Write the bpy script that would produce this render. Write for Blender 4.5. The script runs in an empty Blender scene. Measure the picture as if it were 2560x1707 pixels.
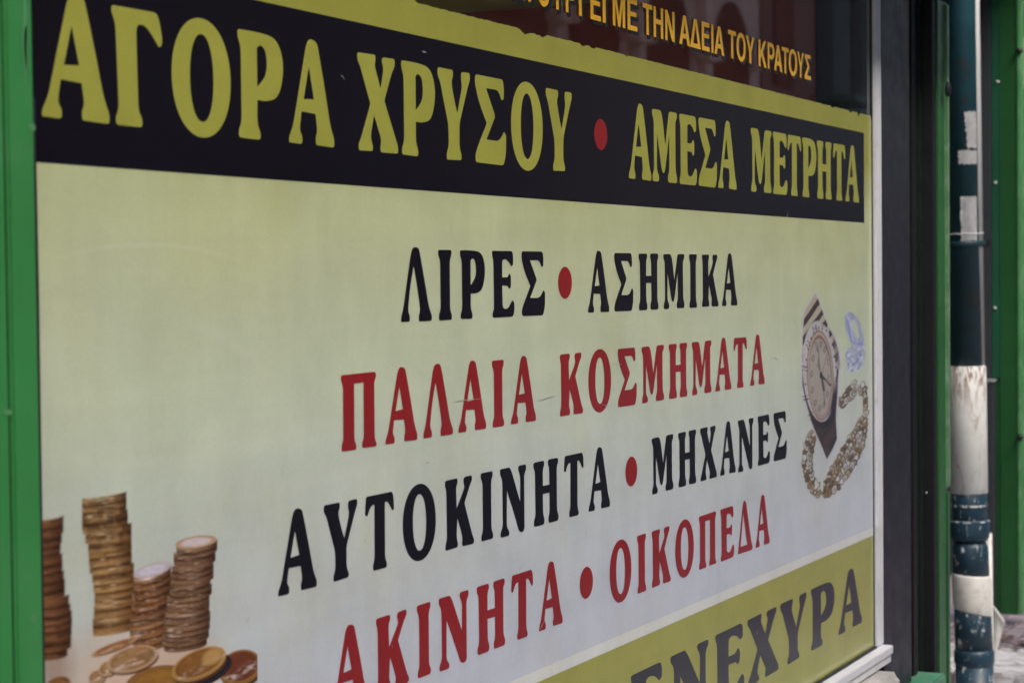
import bpy, bmesh, math, random
import numpy as np
from mathutils import Vector, Matrix
from mathutils.geometry import tessellate_polygon

random.seed(7)
rng = np.random.RandomState(7)
S = bpy.context.scene
COL = S.collection

# ------------------------------------------------------------------ camera
F = 5000.0
VPX, VPY, ROLL = 2426.0, -183.0, 0.0105
d = np.array([VPX, VPY, F]); d /= np.linalg.norm(d)
a = np.array([math.sin(ROLL), math.cos(ROLL), 0.0])
v = np.array([a[0], a[1], -(a @ d) / d[2]]); v /= np.linalg.norm(v)
n = np.cross(-v, d)
R = np.array([d, n, -v])                      # camera (x right, y down, z ahead) -> world
EYE = np.array([0.0, -1.177, 1.5])

cam_data = bpy.data.cameras.new('camera')
cam = bpy.data.objects.new('camera', cam_data)
COL.objects.link(cam)
m = Matrix.Identity(4)
for r in range(3):
    m[r][0] = R[r][0]; m[r][1] = -R[r][1]; m[r][2] = -R[r][2]; m[r][3] = EYE[r]
cam.matrix_world = m
cam_data.sensor_width = 36.0
cam_data.lens = F / 2560 * 36
cam_data.clip_start = 0.05
cam_data.clip_end = 400
cam_data.dof.use_dof = True
cam_data.dof.focus_distance = 2.95
cam_data.dof.aperture_fstop = 9.0
S.camera = cam

# ------------------------------------------------------------------ world, sun, exposure
SUN_EL, SUN_AZ = math.radians(46), math.radians(203)   # azimuth: direction the light comes from, from +Y clockwise
W = bpy.data.worlds.new('World'); S.world = W; W.use_nodes = True
nt = W.node_tree; nt.nodes.clear()
sky = nt.nodes.new('ShaderNodeTexSky'); sky.sky_type = 'NISHITA'; sky.sun_disc = False
sky.sun_elevation = SUN_EL; sky.sun_rotation = SUN_AZ
sky.air_density = 1.0; sky.dust_density = 5.0; sky.ozone_density = 1.0
bg = nt.nodes.new('ShaderNodeBackground'); bg.inputs['Strength'].default_value = 0.12
wo = nt.nodes.new('ShaderNodeOutputWorld')
nt.links.new(sky.outputs[0], bg.inputs[0]); nt.links.new(bg.outputs[0], wo.inputs[0])
sl = bpy.data.lights.new('sun', 'SUN'); sl.energy = 1.3; sl.angle = math.radians(25); sl.color = (1, .96, .9)
so = bpy.data.objects.new('sun', sl); COL.objects.link(so)
sd = Vector((math.sin(SUN_AZ) * math.cos(SUN_EL), math.cos(SUN_AZ) * math.cos(SUN_EL), math.sin(SUN_EL)))
so.rotation_euler = sd.to_track_quat('Z', 'Y').to_euler(); so.location = sd * 20
S.view_settings.view_transform = 'Standard'; S.view_settings.look = 'None'
S.view_settings.exposure = 1.78; S.view_settings.gamma = 1.0
S.view_settings.use_curve_mapping = False
S.render.engine = 'CYCLES'
S.cycles.max_bounces = 8

# ------------------------------------------------------------------ tracing helpers (photo measurement -> real place)
def ray(x, y):
    c = np.array([x - 1280.0, y - 853.5, F]); return R @ c
def onY(x, y, Y=0.0):
    r = ray(x, y); return EYE + r * ((Y - EYE[1]) / r[1])
def onX(x, y, X):
    r = ray(x, y); return EYE + r * (X / r[0])
def onZ(x, y, Z=0.0):
    r = ray(x, y); return EYE + r * ((Z - EYE[2]) / r[2])
def zrow(pts): return float(np.mean([onY(x, y)[2] for x, y in pts]))
def px_of(P):
    c = R.T @ (np.array(P) - EYE); return 1280 + F * c[0] / c[2], 853.5 + F * c[1] / c[2]

# ------------------------------------------------------------------ materials
def srgb(r, g, b):
    f = lambda c: (c / 255 / 12.92) if c / 255 <= .04045 else ((c / 255 + .055) / 1.055) ** 2.4
    return (f(r), f(g), f(b), 1)
class NT:
    def __init__(s, name):
        s.m = bpy.data.materials.new(name); s.m.use_nodes = True; s.t = s.m.node_tree; s.t.nodes.clear()
        s.out = s.n('OutputMaterial'); s.b = s.n('BsdfPrincipled'); s.l(s.b.outputs[0], s.out.inputs[0])
    def n(s, k, **kw):
        q = s.t.nodes.new('ShaderNode' + k)
        for a_, b_ in kw.items(): setattr(q, a_, b_)
        return q
    def l(s, a_, b_): s.t.links.new(a_, b_)
    def coord(s, scale=(1, 1, 1), kind='Object', loc=(0, 0, 0)):
        c = s.n('TexCoord'); mp = s.n('Mapping'); mp.inputs['Scale'].default_value = scale; mp.inputs['Location'].default_value = loc
        s.l(c.outputs[kind], mp.inputs[0]); return mp.outputs[0]
    def noise(s, vec, scale, detail=4, rough=.55, dist=0):
        q = s.n('TexNoise'); q.inputs['Scale'].default_value = scale; q.inputs['Detail'].default_value = detail
        q.inputs['Roughness'].default_value = rough; q.inputs['Distortion'].default_value = dist
        s.l(vec, q.inputs['Vector']); return q.outputs[0]
    def ramp(s, f, stops, interp='LINEAR'):
        q = s.n('ValToRGB'); q.color_ramp.interpolation = interp
        e = q.color_ramp.elements
        while len(e) < len(stops): e.new(.5)
        for i, (p, c) in enumerate(stops):
            e[i].position = p; e[i].color = c if len(c) == 4 else (*c, 1)
        s.l(f, q.inputs[0]); return q.outputs[0]
    def mix(s, f, a_, b_, mode='MIX'):
        q = s.n('Mix', data_type='RGBA', blend_type=mode)
        if isinstance(f, (int, float)): q.inputs[0].default_value = f
        else: s.l(f, q.inputs[0])
        for i, c in ((6, a_), (7, b_)):
            if isinstance(c, (tuple, list)): q.inputs[i].default_value = c
            else: s.l(c, q.inputs[i])
        return q.outputs[2]
    def math(s, op, a_, b_=0.0, c_=None, clamp=False):
        q = s.n('Math', operation=op, use_clamp=clamp)
        for i, c in enumerate((a_, b_, c_)):
            if c is None: continue
            if isinstance(c, (int, float)): q.inputs[i].default_value = c
            else: s.l(c, q.inputs[i])
        return q.outputs[0]
    def bump(s, h, strength=.2, dist=.002):
        q = s.n('Bump'); q.inputs['Strength'].default_value = strength; q.inputs['Distance'].default_value = dist
        s.l(h, q.inputs['Height']); s.l(q.outputs[0], s.b.inputs['Normal'])
    def col(s, c):
        if isinstance(c, (tuple, list)): s.b.inputs['Base Color'].default_value = c
        else: s.l(c, s.b.inputs['Base Color'])
    def set(s, **k):
        for a_, b_ in k.items():
            s.b.inputs[a_.replace('_', ' ')].default_value = b_

def painted(name, c, rough=.4, var=.12, scale=6, metallic=0, dirt=None, dirt_amt=.25, bump=.05):
    q = NT(name); co = q.coord()
    f = q.noise(co, scale, 5, .6)
    dk = tuple(x * (1 - var) for x in c[:3]) + (1,); lt = tuple(min(1, x * (1 + var)) for x in c[:3]) + (1,)
    base = q.ramp(f, [(.3, dk), (.7, lt)])
    if dirt:
        f2 = q.noise(co, scale * 2.7, 8, .7, .4)
        msk = q.ramp(f2, [(.5, (0, 0, 0, 1)), (.72, (dirt_amt,) * 3 + (1,))])
        base = q.mix(msk, base, dirt)
    q.col(base)
    fr = q.noise(co, scale * 5, 6, .7)
    q.l(q.ramp(fr, [(.3, (rough * .8,) * 3 + (1,)), (.7, (min(1, rough * 1.25),) * 3 + (1,))]), q.b.inputs['Roughness'])
    q.set(Metallic=metallic)
    if bump: q.bump(q.noise(co, scale * 14, 5, .7), bump, .003)
    return q.m

# ------------------------------------------------------------------ mesh helpers
def link(name, me, mat=None, parent=None, label=None, cat=None, group=None, kind=None):
    o = bpy.data.objects.new(name, me); COL.objects.link(o)
    if mat and me: 
        if not me.materials: me.materials.append(mat)
    if parent: o.parent = parent
    for k, q in (('label', label), ('category', cat), ('group', group), ('kind', kind)):
        if q: o[k] = q
    return o
def empty(name, loc, label, cat, group=None):
    o = link(name, None, label=label, cat=cat, group=group); o.location = loc; return o
def place(o, root):
    """keep a part built in world coordinates where it is under its thing's empty"""
    o.parent = root; o.matrix_parent_inverse = Matrix.Translation(-Vector(root.location)); return o
def bm_box(bm, x0, x1, y0, y1, z0, z1):
    vs = [bm.verts.new(p) for p in ((x0, y0, z0), (x1, y0, z0), (x1, y1, z0), (x0, y1, z0), (x0, y0, z1), (x1, y0, z1), (x1, y1, z1), (x0, y1, z1))]
    for f in ((0, 3, 2, 1), (4, 5, 6, 7), (0, 1, 5, 4), (1, 2, 6, 5), (2, 3, 7, 6), (3, 0, 4, 7)):
        bm.faces.new([vs[i] for i in f])
def mesh_from(bm, name, smooth=False, bev=0, seg=2):
    if bev:
        bmesh.ops.bevel(bm, geom=list(bm.edges), offset=bev, segments=seg, affect='EDGES', clamp_overlap=True)
    me = bpy.data.meshes.new(name); bm.normal_update(); bm.to_mesh(me); bm.free()
    if smooth:
        for p in me.polygons: p.use_smooth = True
    return me
def box(name, x0, x1, y0, y1, z0, z1, mat, bev=.002, **kw):
    bm = bmesh.new(); bm_box(bm, min(x0, x1), max(x0, x1), min(y0, y1), max(y0, y1), min(z0, z1), max(z0, z1))
    return link(name, mesh_from(bm, name, bev=bev), mat, **kw)
def lathe_mesh(name, prof, seg=40, path=None, smooth=True, cap=True):
    """prof: list of (r, z) or with path: list of (center, normal_basis, r)"""
    bm = bmesh.new(); rings = []
    for q in prof:
        if path is None:
            r, z = q; c = Vector((0, 0, z)); u = Vector((1, 0, 0)); w = Vector((0, 1, 0))
        else:
            c, u, w, r = q
        rings.append([bm.verts.new(c + u * (r * math.cos(2 * math.pi * i / seg)) + w * (r * math.sin(2 * math.pi * i / seg))) for i in range(seg)])
    for A, B in zip(rings, rings[1:]):
        for i in range(seg):
            bm.faces.new((A[i], A[(i + 1) % seg], B[(i + 1) % seg], B[i]))
    if cap:
        bm.faces.new(list(reversed(rings[0]))); bm.faces.new(rings[-1])
    me = mesh_from(bm, name, smooth=smooth)
    return me

# ------------------------------------------------------------------ glyph outlines (traced; each vertex may carry a rounding radius)
VW = {'V0': (0, 0, 2.6133), 'V0b': (800, 0, 2.6133), 'V1': (900, 550, 3.92), 'V2': (1400, 550, 3.92), 'V3': (800, 800, 3.92),
      'V5': (680, 1120, 3.92), 'V6': (1200, 1050, 3.92), 'V9': (1400, 1200, 3.92)}
ROWS = {
 'T': ([(120,294.6),(250,305),(627,349),(1137,403.7),(2140,507)], [(285,8.4),(597,73.5),(900,132.8),(1190,191),(1880,320.7),(2045,351),(2085,358)]),
 '2': ([(1010,804.6),(1100,800.5),(1235,793.9),(1310,790.6),(1480,782.4),(1535,778.8),(1810,763.8)], [(1110,624.7),(1240,627.3),(1330,629),(1560,633),(1755,635.5)]),
 '3': ([(853,1129.6),(965,1111.2),(1240,1066.6),(1400,1041),(1548,1017.8),(1845,969),(1875,964)], [(855,937.8),(1240,900),(1405,885),(1560,871),(1840,843)]),
 '4': ([(695,1492),(835,1453),(932,1425),(1113,1375.9),(1205,1350.9),(1252,1338.8),(1425,1290.6),(1472,1278.3),(1632,1235),(1897,1162.8),(1937,1153)],
       [(815,1261.6),(918,1241),(1113,1200),(1202,1181),(1252,1171),(1413,1139.8),(1630,1093.9),(1895,1040),(1937,1031.9)]),
 '5': ([(1045,1696),(1097,1673.8),(1195,1636.8),(1293,1597.8),(1347,1576.6),(1594,1481.9),(1748,1422),(1802,1402),(1888,1369.6)],
       [(940,1545.5),(1098,1495.8),(1193,1465),(1282,1437),(1595,1335),(1750,1288),(1803,1272)]),
 '6': ([(1975,1655),(2031,1623.3),(2097,1588)], [(1680,1636),(1792,1583.8),(1872,1544),(1953,1508.5),(2032,1472.8)]),
 'Y': ([(1617,89.5),(1897,166),(2010,197)], [(1605,8.6),(1895,99),(2011,134.5)]),
}
RZ = {k: (zrow(b), zrow(c)) for k, (b, c) in ROWS.items()}
GL = {
 'Α': ('V5','4',[[(44,1458,14),(46,1410,25),(78,1315,60),(185,650,60),(212,592,35),(275,598,35),(300,720,100),(345,960,100),(388,1210,80),(421,1300,30),(418,1362,20),(268,1396,14),(264,1335,25),(280,1290,50),(263,1158,6),(148,1180,6),(130,1330,50),(155,1370,25),(152,1432,20)],[(165,1080,4),(208,812,4),(250,1050,4)]]),
 'Λ': ('V1','2',[[(388,1000,14),(388,950,25),(408,880,60),(482,330,60),(502,266,35),(558,268,35),(580,370,100),(660,860,80),(690,940,30),(685,988,16),(564,994,14),(560,945,25),(575,880,50),(548,670,100),(511,450,5),(478,640,100),(455,895,50),(476,945,25),(472,996,16)]]),
 'Ι': ('V1','2',[[(759,295,14),(880,296,14),(883,345,25),(866,390,50),(870,885,50),(889,935,25),(884,978,14),(768,984,14),(764,935,25),(782,880,50),(777,395,50),(757,345,25)]]),
 'Ρ': ('V1','2',[[(973,298,14),(1090,297,60),(1180,315,90),(1217,430,90),(1217,560,100),(1190,690,100),(1130,722,50),(1079,722,4),(1078,870,50),(1098,930,25),(1093,970,14),(982,972,14),(978,930,25),(995,875,50),(990,400,50),(973,350,25)],[(1076,395,10),(1095,372,18),(1122,400,50),(1131,490,50),(1122,570,50),(1078,640,4)]]),
 'Ε': ('V1','2',[[(1287,303,14),(1475,306,18),(1487,345,40),(1487,440,12),(1470,458,10),(1440,400,60),(1405,381,30),(1384,400,20),(1384,563,6),(1435,563,15),(1450,522,12),(1465,545,15),(1468,600,40),(1464,665,12),(1448,675,10),(1437,643,12),(1384,640,6),(1388,850,20),(1405,871,20),(1440,868,40),(1470,800,30),(1485,785,12),(1499,810,15),(1500,900,40),(1485,946,20),(1295,956,14),(1290,915,25),(1306,870,50),(1300,395,50),(1287,350,25)]]),
 'Σ': ('V1','2',[[(1578,310,16),(1775,314,16),(1785,370,30),(1784,455,12),(1768,468,10),(1752,420,30),(1735,397,15),(1655,397,4),(1722,590,20),(1658,768,5),(1740,766,15),(1765,740,30),(1785,690,10),(1801,715,15),(1800,850,40),(1785,925,20),(1775,937,10),(1583,944,14),(1576,900,30),(1590,840,60),(1660,650,10),(1600,500,80),(1573,370,40)]]),
 'Η': ('V2','2',[[(764,330,14),(844,330,14),(847,370,22),(836,400,40),(836,548,4),(886,548,4),(884,400,40),(874,370,22),(876,330,12),(950,330,14),(954,370,22),(942,400,40),(944,790,50),(957,835,25),(952,878,14),(880,880,14),(877,835,25),(888,790,50),(886,618,4),(836,618,4),(838,795,50),(850,840,25),(845,884,14),(770,887,14),(767,840,25),(780,795,50),(776,405,40),(763,375,22)]]),
 'Μ': ('V2','2',[[(1006,332,14),(1075,331,18),(1090,380,60),(1113,592,5),(1141,345,30),(1148,332,12),(1207,332,14),(1210,370,22),(1195,400,40),(1198,775,50),(1212,820,22),(1207,862,14),(1138,865,14),(1134,820,22),(1147,780,40),(1145,510,6),(1112,780,40),(1100,806,14),(1085,780,30),(1047,510,6),(1046,790,40),(1065,830,22),(1060,870,14),(1012,874,14),(1010,830,22),(1023,790,40),(1020,410,40),(1005,370,22)]]),
 'Κ': ('V5','4',[[(1689,322,16),(1803,296,16),(1808,340,25),(1792,380,40),(1797,590,5),(1868,400,80),(1872,370,30),(1860,320,20),(1870,285,14),(1940,267,14),(1946,310,22),(1925,360,50),(1872,540,12),(1948,850,60),(1967,895,25),(1960,935,18),(1855,958,14),(1848,920,25),(1855,880,40),(1840,810,80),(1805,685,8),(1797,880,50),(1812,930,25),(1806,970,16),(1692,1003,14),(1690,955,25),(1706,890,50),(1700,420,50),(1685,360,25)]]),
 'Π': ('V3','3',[[(197,543,20),(530,507,20),(541,550,30),(520,600,40),(524,1165,50),(543,1215,25),(540,1240,14),(405,1258,14),(400,1210,25),(418,1165,50),(415,612,4),(325,624,4),(328,1180,50),(348,1230,25),(344,1275,14),(205,1292,14),(202,1240,25),(220,1180,50),(217,650,50),(195,590,25)]]),
 'Τ': ('V5','4',[[(915,478,16),(1165,426,14),(1182,470,30),(1187,590,20),(1172,612,10),(1150,570,30),(1125,520,30),(1097,525,10),(1100,1075,50),(1120,1130,25),(1112,1165,16),(985,1197,14),(980,1150,25),(998,1085,50),(996,550,10),(965,565,25),(940,620,40),(928,668,10),(905,660,10),(906,580,40)]]),
 'Υ': ('V5','4',[[(504,565,18),(655,535,16),(658,585,25),(640,640,50),(665,760,100),(700,880,5),(748,640,60),(735,580,25),(740,520,18),(820,500,14),(829,545,25),(800,640,80),(722,960,40),(722,1165,50),(745,1220,25),(740,1260,16),(598,1306,14),(594,1255,25),(615,1190,50),(612,1010,40),(570,850,100),(530,680,60),(502,630,25)]]),
 'Ν': ('V6','4',[[(191,482,14),(285,463,16),(305,510,40),(386,790,5),(386,540,40),(365,480,22),(370,447,14),(440,433,14),(445,475,22),(424,530,40),(428,1050,30),(410,1080,20),(375,1072,20),(350,980,60),(257,680,6),(256,1030,40),(282,1075,22),(278,1112,14),(198,1132,14),(195,1085,22),(218,1030,40),(213,580,40),(190,530,22)]]),
 'Χ': ('V0b','T',[[(243,345,10),(355,362,12),(357,400,20),(350,430,30),(388,580,4),(408,450,40),(395,410,18),(400,377,12),(475,388,12),(478,430,20),(455,490,40),(412,660,10),(480,900,60),(500,970,25),(497,1008,10),(390,1000,10),(387,965,18),(395,920,30),(348,755,5),(325,900,40),(342,960,20),(338,992,10),(254,988,10),(250,950,18),(270,895,40),(325,682,8),(262,440,40),(242,390,20)]]),
 'Γ': ('V0','T',[[(727,20,18),(1010,70,22),(1030,110,40),(1053,250,25),(1045,295,14),(1028,298,10),(985,215,60),(940,155,30),(895,148,20),(885,190,30),(900,715,40),(928,780,25),(922,828,14),(762,812,14),(752,765,25),(775,705,50),(752,140,50),(725,60,25)]]),
 'Δ': ('V9','5',[[(1735,728,10),(1740,690,30),(1785,230,40),(1798,198,18),(1814,215,30),(1865,600,60),(1879,650,22),(1874,683,12)],[(1762,655,3),(1788,330,4),(1825,632,3)]]),
}
def rounded(pts):
    """pts: list of (x, y, r) -> smooth polygon"""
    out = []; N = len(pts)
    for i in range(N):
        p = np.array(pts[i][:2], float); q0 = np.array(pts[i - 1][:2], float); q1 = np.array(pts[(i + 1) % N][:2], float); r = pts[i][2]
        l0 = np.linalg.norm(q0 - p); l1 = np.linalg.norm(q1 - p)
        t0 = min(r, .48 * l0) / l0; t1 = min(r, .48 * l1) / l1
        A = p + (q0 - p) * t0; B = p + (q1 - p) * t1
        for k in range(6):
            s_ = k / 5; out.append(tuple((1 - s_) ** 2 * A + 2 * s_ * (1 - s_) * p + s_ * s_ * B))
    return out
def fill_mesh(name, loops, y=0.0):
    vs = [Vector((x, z, 0)) for L in loops for x, z in L]
    tris = tessellate_polygon([[Vector((x, z, 0)) for x, z in L] for L in loops])
    me = bpy.data.meshes.new(name)
    P = [(q.x, y, q.y) for q in vs]
    T = []
    for t in tris:
        A, B, C_ = [vs[i] for i in t]
        cr = (B.x - A.x) * (C_.y - A.y) - (B.y - A.y) * (C_.x - A.x)
        if abs(cr) < 1e-12: continue
        T.append(t if cr > 0 else (t[0], t[2], t[1]))     # normal to -Y
    me.from_pydata(P, [], T); me.update(); return me
def ell(cx, cz, rx, rz, k=64, pw=2.0):
    o = []
    for i in range(k):
        t = 2 * math.pi * i / k; c, s_ = math.cos(t), math.sin(t)
        o.append((cx + rx * math.copysign(abs(c) ** (2 / pw), c), cz + rz * math.copysign(abs(s_) ** (2 / pw), s_)))
    return o
glyph_mesh = {}
for ch, (vw, row, loops) in GL.items():
    ox, oy, sc = VW[vw]; zb, zc = RZ[row]
    L2 = []
    for L in loops:
        L2.append([(lambda p: (p[0], p[2]))(onY(ox + x / sc, oy + y / sc)) for x, y in rounded(L)])
    # local baseline of the traced letter, so lens sag does not shift it
    x0 = min(p[0] for p in L2[0]); x1 = max(p[0] for p in L2[0])
    zmin = min(p[1] for p in L2[0]); zmax = max(p[1] for p in L2[0])
    hi = 1.03 if ch in 'ΑΛΔ' else 1.0; lo = -0.025 if ch in 'Ν' else 0.0
    glyph_mesh[ch] = fill_mesh('letter', [[((x - x0) / (x1 - x0), lo + (z - zmin) / (zmax - zmin) * (hi - lo)) for x, z in L] for L in L2])
glyph_mesh['Ο'] = fill_mesh('letter', [ell(.5, .4975, .5, .53, pw=2.1), ell(.5, .4975, .2, .39, pw=2.15)])
glyph_mesh['•'] = fill_mesh('dot', [ell(.5, .5, .5, .5)])
# plain sans letters of the yellow line
def P_(*p): return list(p)
t_ = .25
SANS = {
 'Τ': [P_((0,1),(0,.84),(.375,.84),(.375,0),(.625,0),(.625,.84),(1,.84),(1,1))],
 'Η': [P_((0,0),(0,1),(t_,1),(t_,.6),(1-t_,.6),(1-t_,1),(1,1),(1,0),(1-t_,0),(1-t_,.44),(t_,.44),(t_,0))],
 'Ν': [P_((0,0),(0,1),(.27,1),(.76,.34),(.76,1),(1,1),(1,0),(.73,0),(.24,.64),(.24,0))],
 'Α': [P_((0,0),(.37,1),(.63,1),(1,0),(.75,0),(.675,.22),(.325,.22),(.25,0)), P_((.385,.385),(.5,.76),(.615,.385))],
 'Λ': [P_((0,0),(.37,1),(.63,1),(1,0),(.75,0),(.5,.74),(.25,0))],
 'Δ': [P_((0,0),(.37,1),(.63,1),(1,0)), P_((.29,.16),(.5,.78),(.71,.16))],
 'Ε': [P_((0,0),(0,1),(1,1),(1,.84),(.29,.84),(.29,.6),(.93,.6),(.93,.45),(.29,.45),(.29,.16),(1,.16),(1,0))],
 'Ι': [P_((0,0),(0,1),(1,1),(1,0))],
 'Γ': [P_((0,0),(0,1),(1,1),(1,.84),(.29,.84),(.29,0))],
 'Μ': [P_((0,0),(0,1),(.29,1),(.5,.32),(.71,1),(1,1),(1,0),(.79,0),(.79,.72),(.59,0),(.41,0),(.21,.72),(.21,0))],
 'Υ': [P_((.38,0),(.38,.4),(0,1),(.27,1),(.5,.58),(.73,1),(1,1),(.62,.4),(.62,0))],
 'Κ': [P_((0,0),(0,1),(.24,1),(.24,.56),(.67,1),(.97,1),(.52,.56),(1,0),(.7,0),(.36,.41),(.24,.29),(.24,0))],
 'Σ': [P_((0,0),(0,.15),(.45,.51),(.03,.85),(.03,1),(.97,1),(.97,.84),(.4,.84),(.78,.51),(.37,.16),(1,.16),(1,0))],
}
sans_mesh = {k: fill_mesh('letter', L) for k, L in SANS.items()}
sans_mesh['Ο'] = fill_mesh('letter', [ell(.5, .5, .5, .525, 48, 2.1), ell(.5, .5, .265, .36, 48, 2.1)])
arc = lambda cx, cz, rx, rz, a0, a1, k=14: [(cx + rx * math.cos(a0 + (a1 - a0) * i / k), cz + rz * math.sin(a0 + (a1 - a0) * i / k)) for i in range(k + 1)]
sans_mesh['Ρ'] = fill_mesh('letter', [[(0, 0), (0, 1)] + arc(.6, .69, .4, .31, math.pi / 2, -math.pi / 2) + [(.25, .38), (.25, 0)],
                                     [(.25, .54)] + arc(.58, .69, .16, .15, -math.pi / 2, math.pi / 2) + [(.25, .84)]])
# ------------------------------------------------------------------ sign geometry numbers
XL = onY(60, 700)[0]                       # sheet runs under the green frame on the left
XR = float(np.mean([onY(x, y)[0] for x, y in ((2178.5, 500), (2181, 1107), (2178, 800))]))
Z_TOP = zrow([(1167,36),(1301,76),(1450,115),(1565,141),(1840,206),(2065,258)])
Z_BAND1 = zrow([(628,0),(800,39),(1660,228),(2159,329)])
Z_BAND0 = zrow([(92,405),(800,461),(1700,525),(2158,555)])
X_BAND = float(np.mean([onY(2159, 329)[0], onY(2158, 555)[0]]))
Z_W1 = zrow([(1800,1488),(2186,1326)]); Z_Y1 = zrow([(1332,1707),(1660,1560.5),(2187,1338)])
Z_W1 = Z_Y1 + .0165
Z_BOT = zrow([(2196,1604)])
X_GREEN = float(np.mean([onY(x, y)[0] for x, y in ((82, 200), (95, 550), (102, 1107))]))
print('SIGN', XL, XR, Z_TOP, Z_BAND1, Z_BAND0, Z_Y1, Z_BOT, X_BAND, X_GREEN, RZ)

def zr(z): return (z - Z_BOT) / (Z_TOP - Z_BOT)
def sheet_nodes(q):
    """background print of the sheet: yellow at the top running out to a pale bluish white"""
    g = q.n('NewGeometry'); sp = q.n('SeparateXYZ'); q.l(g.outputs['Position'], sp.inputs[0])
    zz = q.math('DIVIDE', q.math('SUBTRACT', sp.outputs[2], Z_BOT), Z_TOP - Z_BOT)
    co = q.coord((1, 1, 1))
    cloud = q.noise(co, 2.2, 4, .6)
    zz = q.math('ADD', zz, q.math('MULTIPLY', q.math('SUBTRACT', cloud, .5), .10))
    base = q.ramp(zz, [(0, SH[0]), (.28, SH[0]), (.45, SH[1]), (.58, SH[2]), (zr(Z_BAND0) - .005, SH[3]), (zr(Z_BAND1) - .06, SH[4]), (1, SH[4])])
    return base, sp, co
YEL = (.305, .305, .06, 1)
SH = [(.50, .53, .605, 1), (.50, .545, .52, 1), (.50, .56, .42, 1), (.46, .50, .285, 1), YEL]
def vinyl(name, mode, c=None):
    q = NT(name)
    if mode == 'sheet' or mode == 'picture':
        base, sp, co = sheet_nodes(q)
        if mode == 'picture':
            ca = q.n('Attribute'); ca.attribute_name = 'print'; al = q.n('Attribute'); al.attribute_name = 'cover'
            base = q.mix(al.outputs['Fac'], base, ca.outputs['Color'])
    else:
        g = q.n('NewGeometry'); sp = q.n('SeparateXYZ'); q.l(g.outputs['Position'], sp.inputs[0]); co = g.outputs['Position']
        base = q.mix(0.0, c, c)
    g2 = q.n('NewGeometry'); P = g2.outputs['Position']
    # soiling: long vertical smears, blotches and fine specks
    mp = q.n('Mapping'); mp.inputs['Scale'].default_value = (15, 1, 1.6); q.l(P, mp.inputs[0])
    smear = q.noise(mp.outputs[0], 1.0, 5, .6)
    blot = q.noise(P, 7, 6, .62, .3)
    f = q.math('ADD', q.math('MULTIPLY', q.math('SUBTRACT', smear, .5), .20), q.math('MULTIPLY', q.math('SUBTRACT', blot, .5), .40))
    mp3 = q.n('Mapping'); mp3.inputs['Scale'].default_value = (1.3, 1, 24); mp3.inputs['Rotation'].default_value = (0, .06, 0); q.l(P, mp3.inputs[0])
    f = q.math('ADD', f, q.math('MULTIPLY', q.math('SUBTRACT', q.noise(mp3.outputs[0], 1.0, 5, .65), .5), .14))
    f = q.math('ADD', f, 1.0)
    cc = q.n('CombineColor'); 
    for i in range(3): q.l(f, cc.inputs[i])
    base = q.mix(1.0, base, cc.outputs[0], 'MULTIPLY')
    stain = q.ramp(q.noise(P, 3.1, 5, .6, .6), [(.50, (0, 0, 0, 1)), (.72, (.40, .40, .40, 1))])
    base = q.mix(stain, base, q.mix(1.0, base, (.98, .90, .68, 1), 'MULTIPLY'))
    for sc_, th_, am_ in ((9, .030, .45), (17, .028, .35)):
        vo = q.n('TexVoronoi'); vo.inputs['Scale'].default_value = sc_
        mpv = q.n('Mapping'); mpv.inputs['Scale'].default_value = (1, 1, .55); mpv.inputs['Rotation'].default_value = (0, .35, 0); q.l(P, mpv.inputs[0]); q.l(mpv.outputs[0], vo.inputs['Vector'])
        sr = q.n('SeparateColor'); q.l(vo.outputs['Color'], sr.inputs[0])
        on = q.math('GREATER_THAN', sr.outputs[0], .55)
        sz = q.math('MULTIPLY', sr.outputs[1], th_)
        dot_ = q.math('MULTIPLY', q.math('MULTIPLY', q.math('SUBTRACT', sz, vo.outputs['Distance']), 90.0, clamp=True), on)
        base = q.mix(q.math('MULTIPLY', dot_, am_), base, (.20, .19, .16, 1))
    gr = q.math('MULTIPLY_ADD', q.noise(P, 420, 2, .6), .16, .92)
    c2 = q.n('CombineColor')
    for i in range(3): q.l(gr, c2.inputs[i])
    base = q.mix(1.0, base, c2.outputs[0], 'MULTIPLY')
    # pale wipe arcs and scuffs
    def arc_mask(cx, cz, r, wdt, lo_x, hi_x, amt):
        dx = q.math('SUBTRACT', sp.outputs[0], cx); dz = q.math('SUBTRACT', sp.outputs[2], cz)
        rr = q.math('SQRT', q.math('ADD', q.math('MULTIPLY', dx, dx), q.math('MULTIPLY', dz, dz)))
        k = q.math('SUBTRACT', 1.0, q.math('DIVIDE', q.math('ABSOLUTE', q.math('SUBTRACT', rr, r)), wdt), clamp=True)
        w1 = q.math('MULTIPLY', q.math('SUBTRACT', sp.outputs[0], lo_x), 12.0, clamp=True)
        w2 = q.math('MULTIPLY', q.math('SUBTRACT', hi_x, sp.outputs[0]), 12.0, clamp=True)
        up = q.math('MULTIPLY', q.math('SUBTRACT', sp.outputs[2], cz), 20.0, clamp=True)
        return q.math('MULTIPLY', q.math('MULTIPLY', q.math('MULTIPLY', k, up), q.math('MULTIPLY', w1, w2)), amt)
    for A in ARCS: base = q.mix(arc_mask(*A), base, (.74, .74, .68, 1))
    q.col(base)
    # print mesh weave
    wv = q.n('TexWave'); wv.wave_type = 'BANDS'; wv.bands_direction = 'DIAGONAL'; wv.inputs['Scale'].default_value = 210
    q.l(P, wv.inputs['Vector'])
    q.set(Roughness=.17)
    q.set(Specular_IOR_Level=.38)
    return q.m
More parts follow.
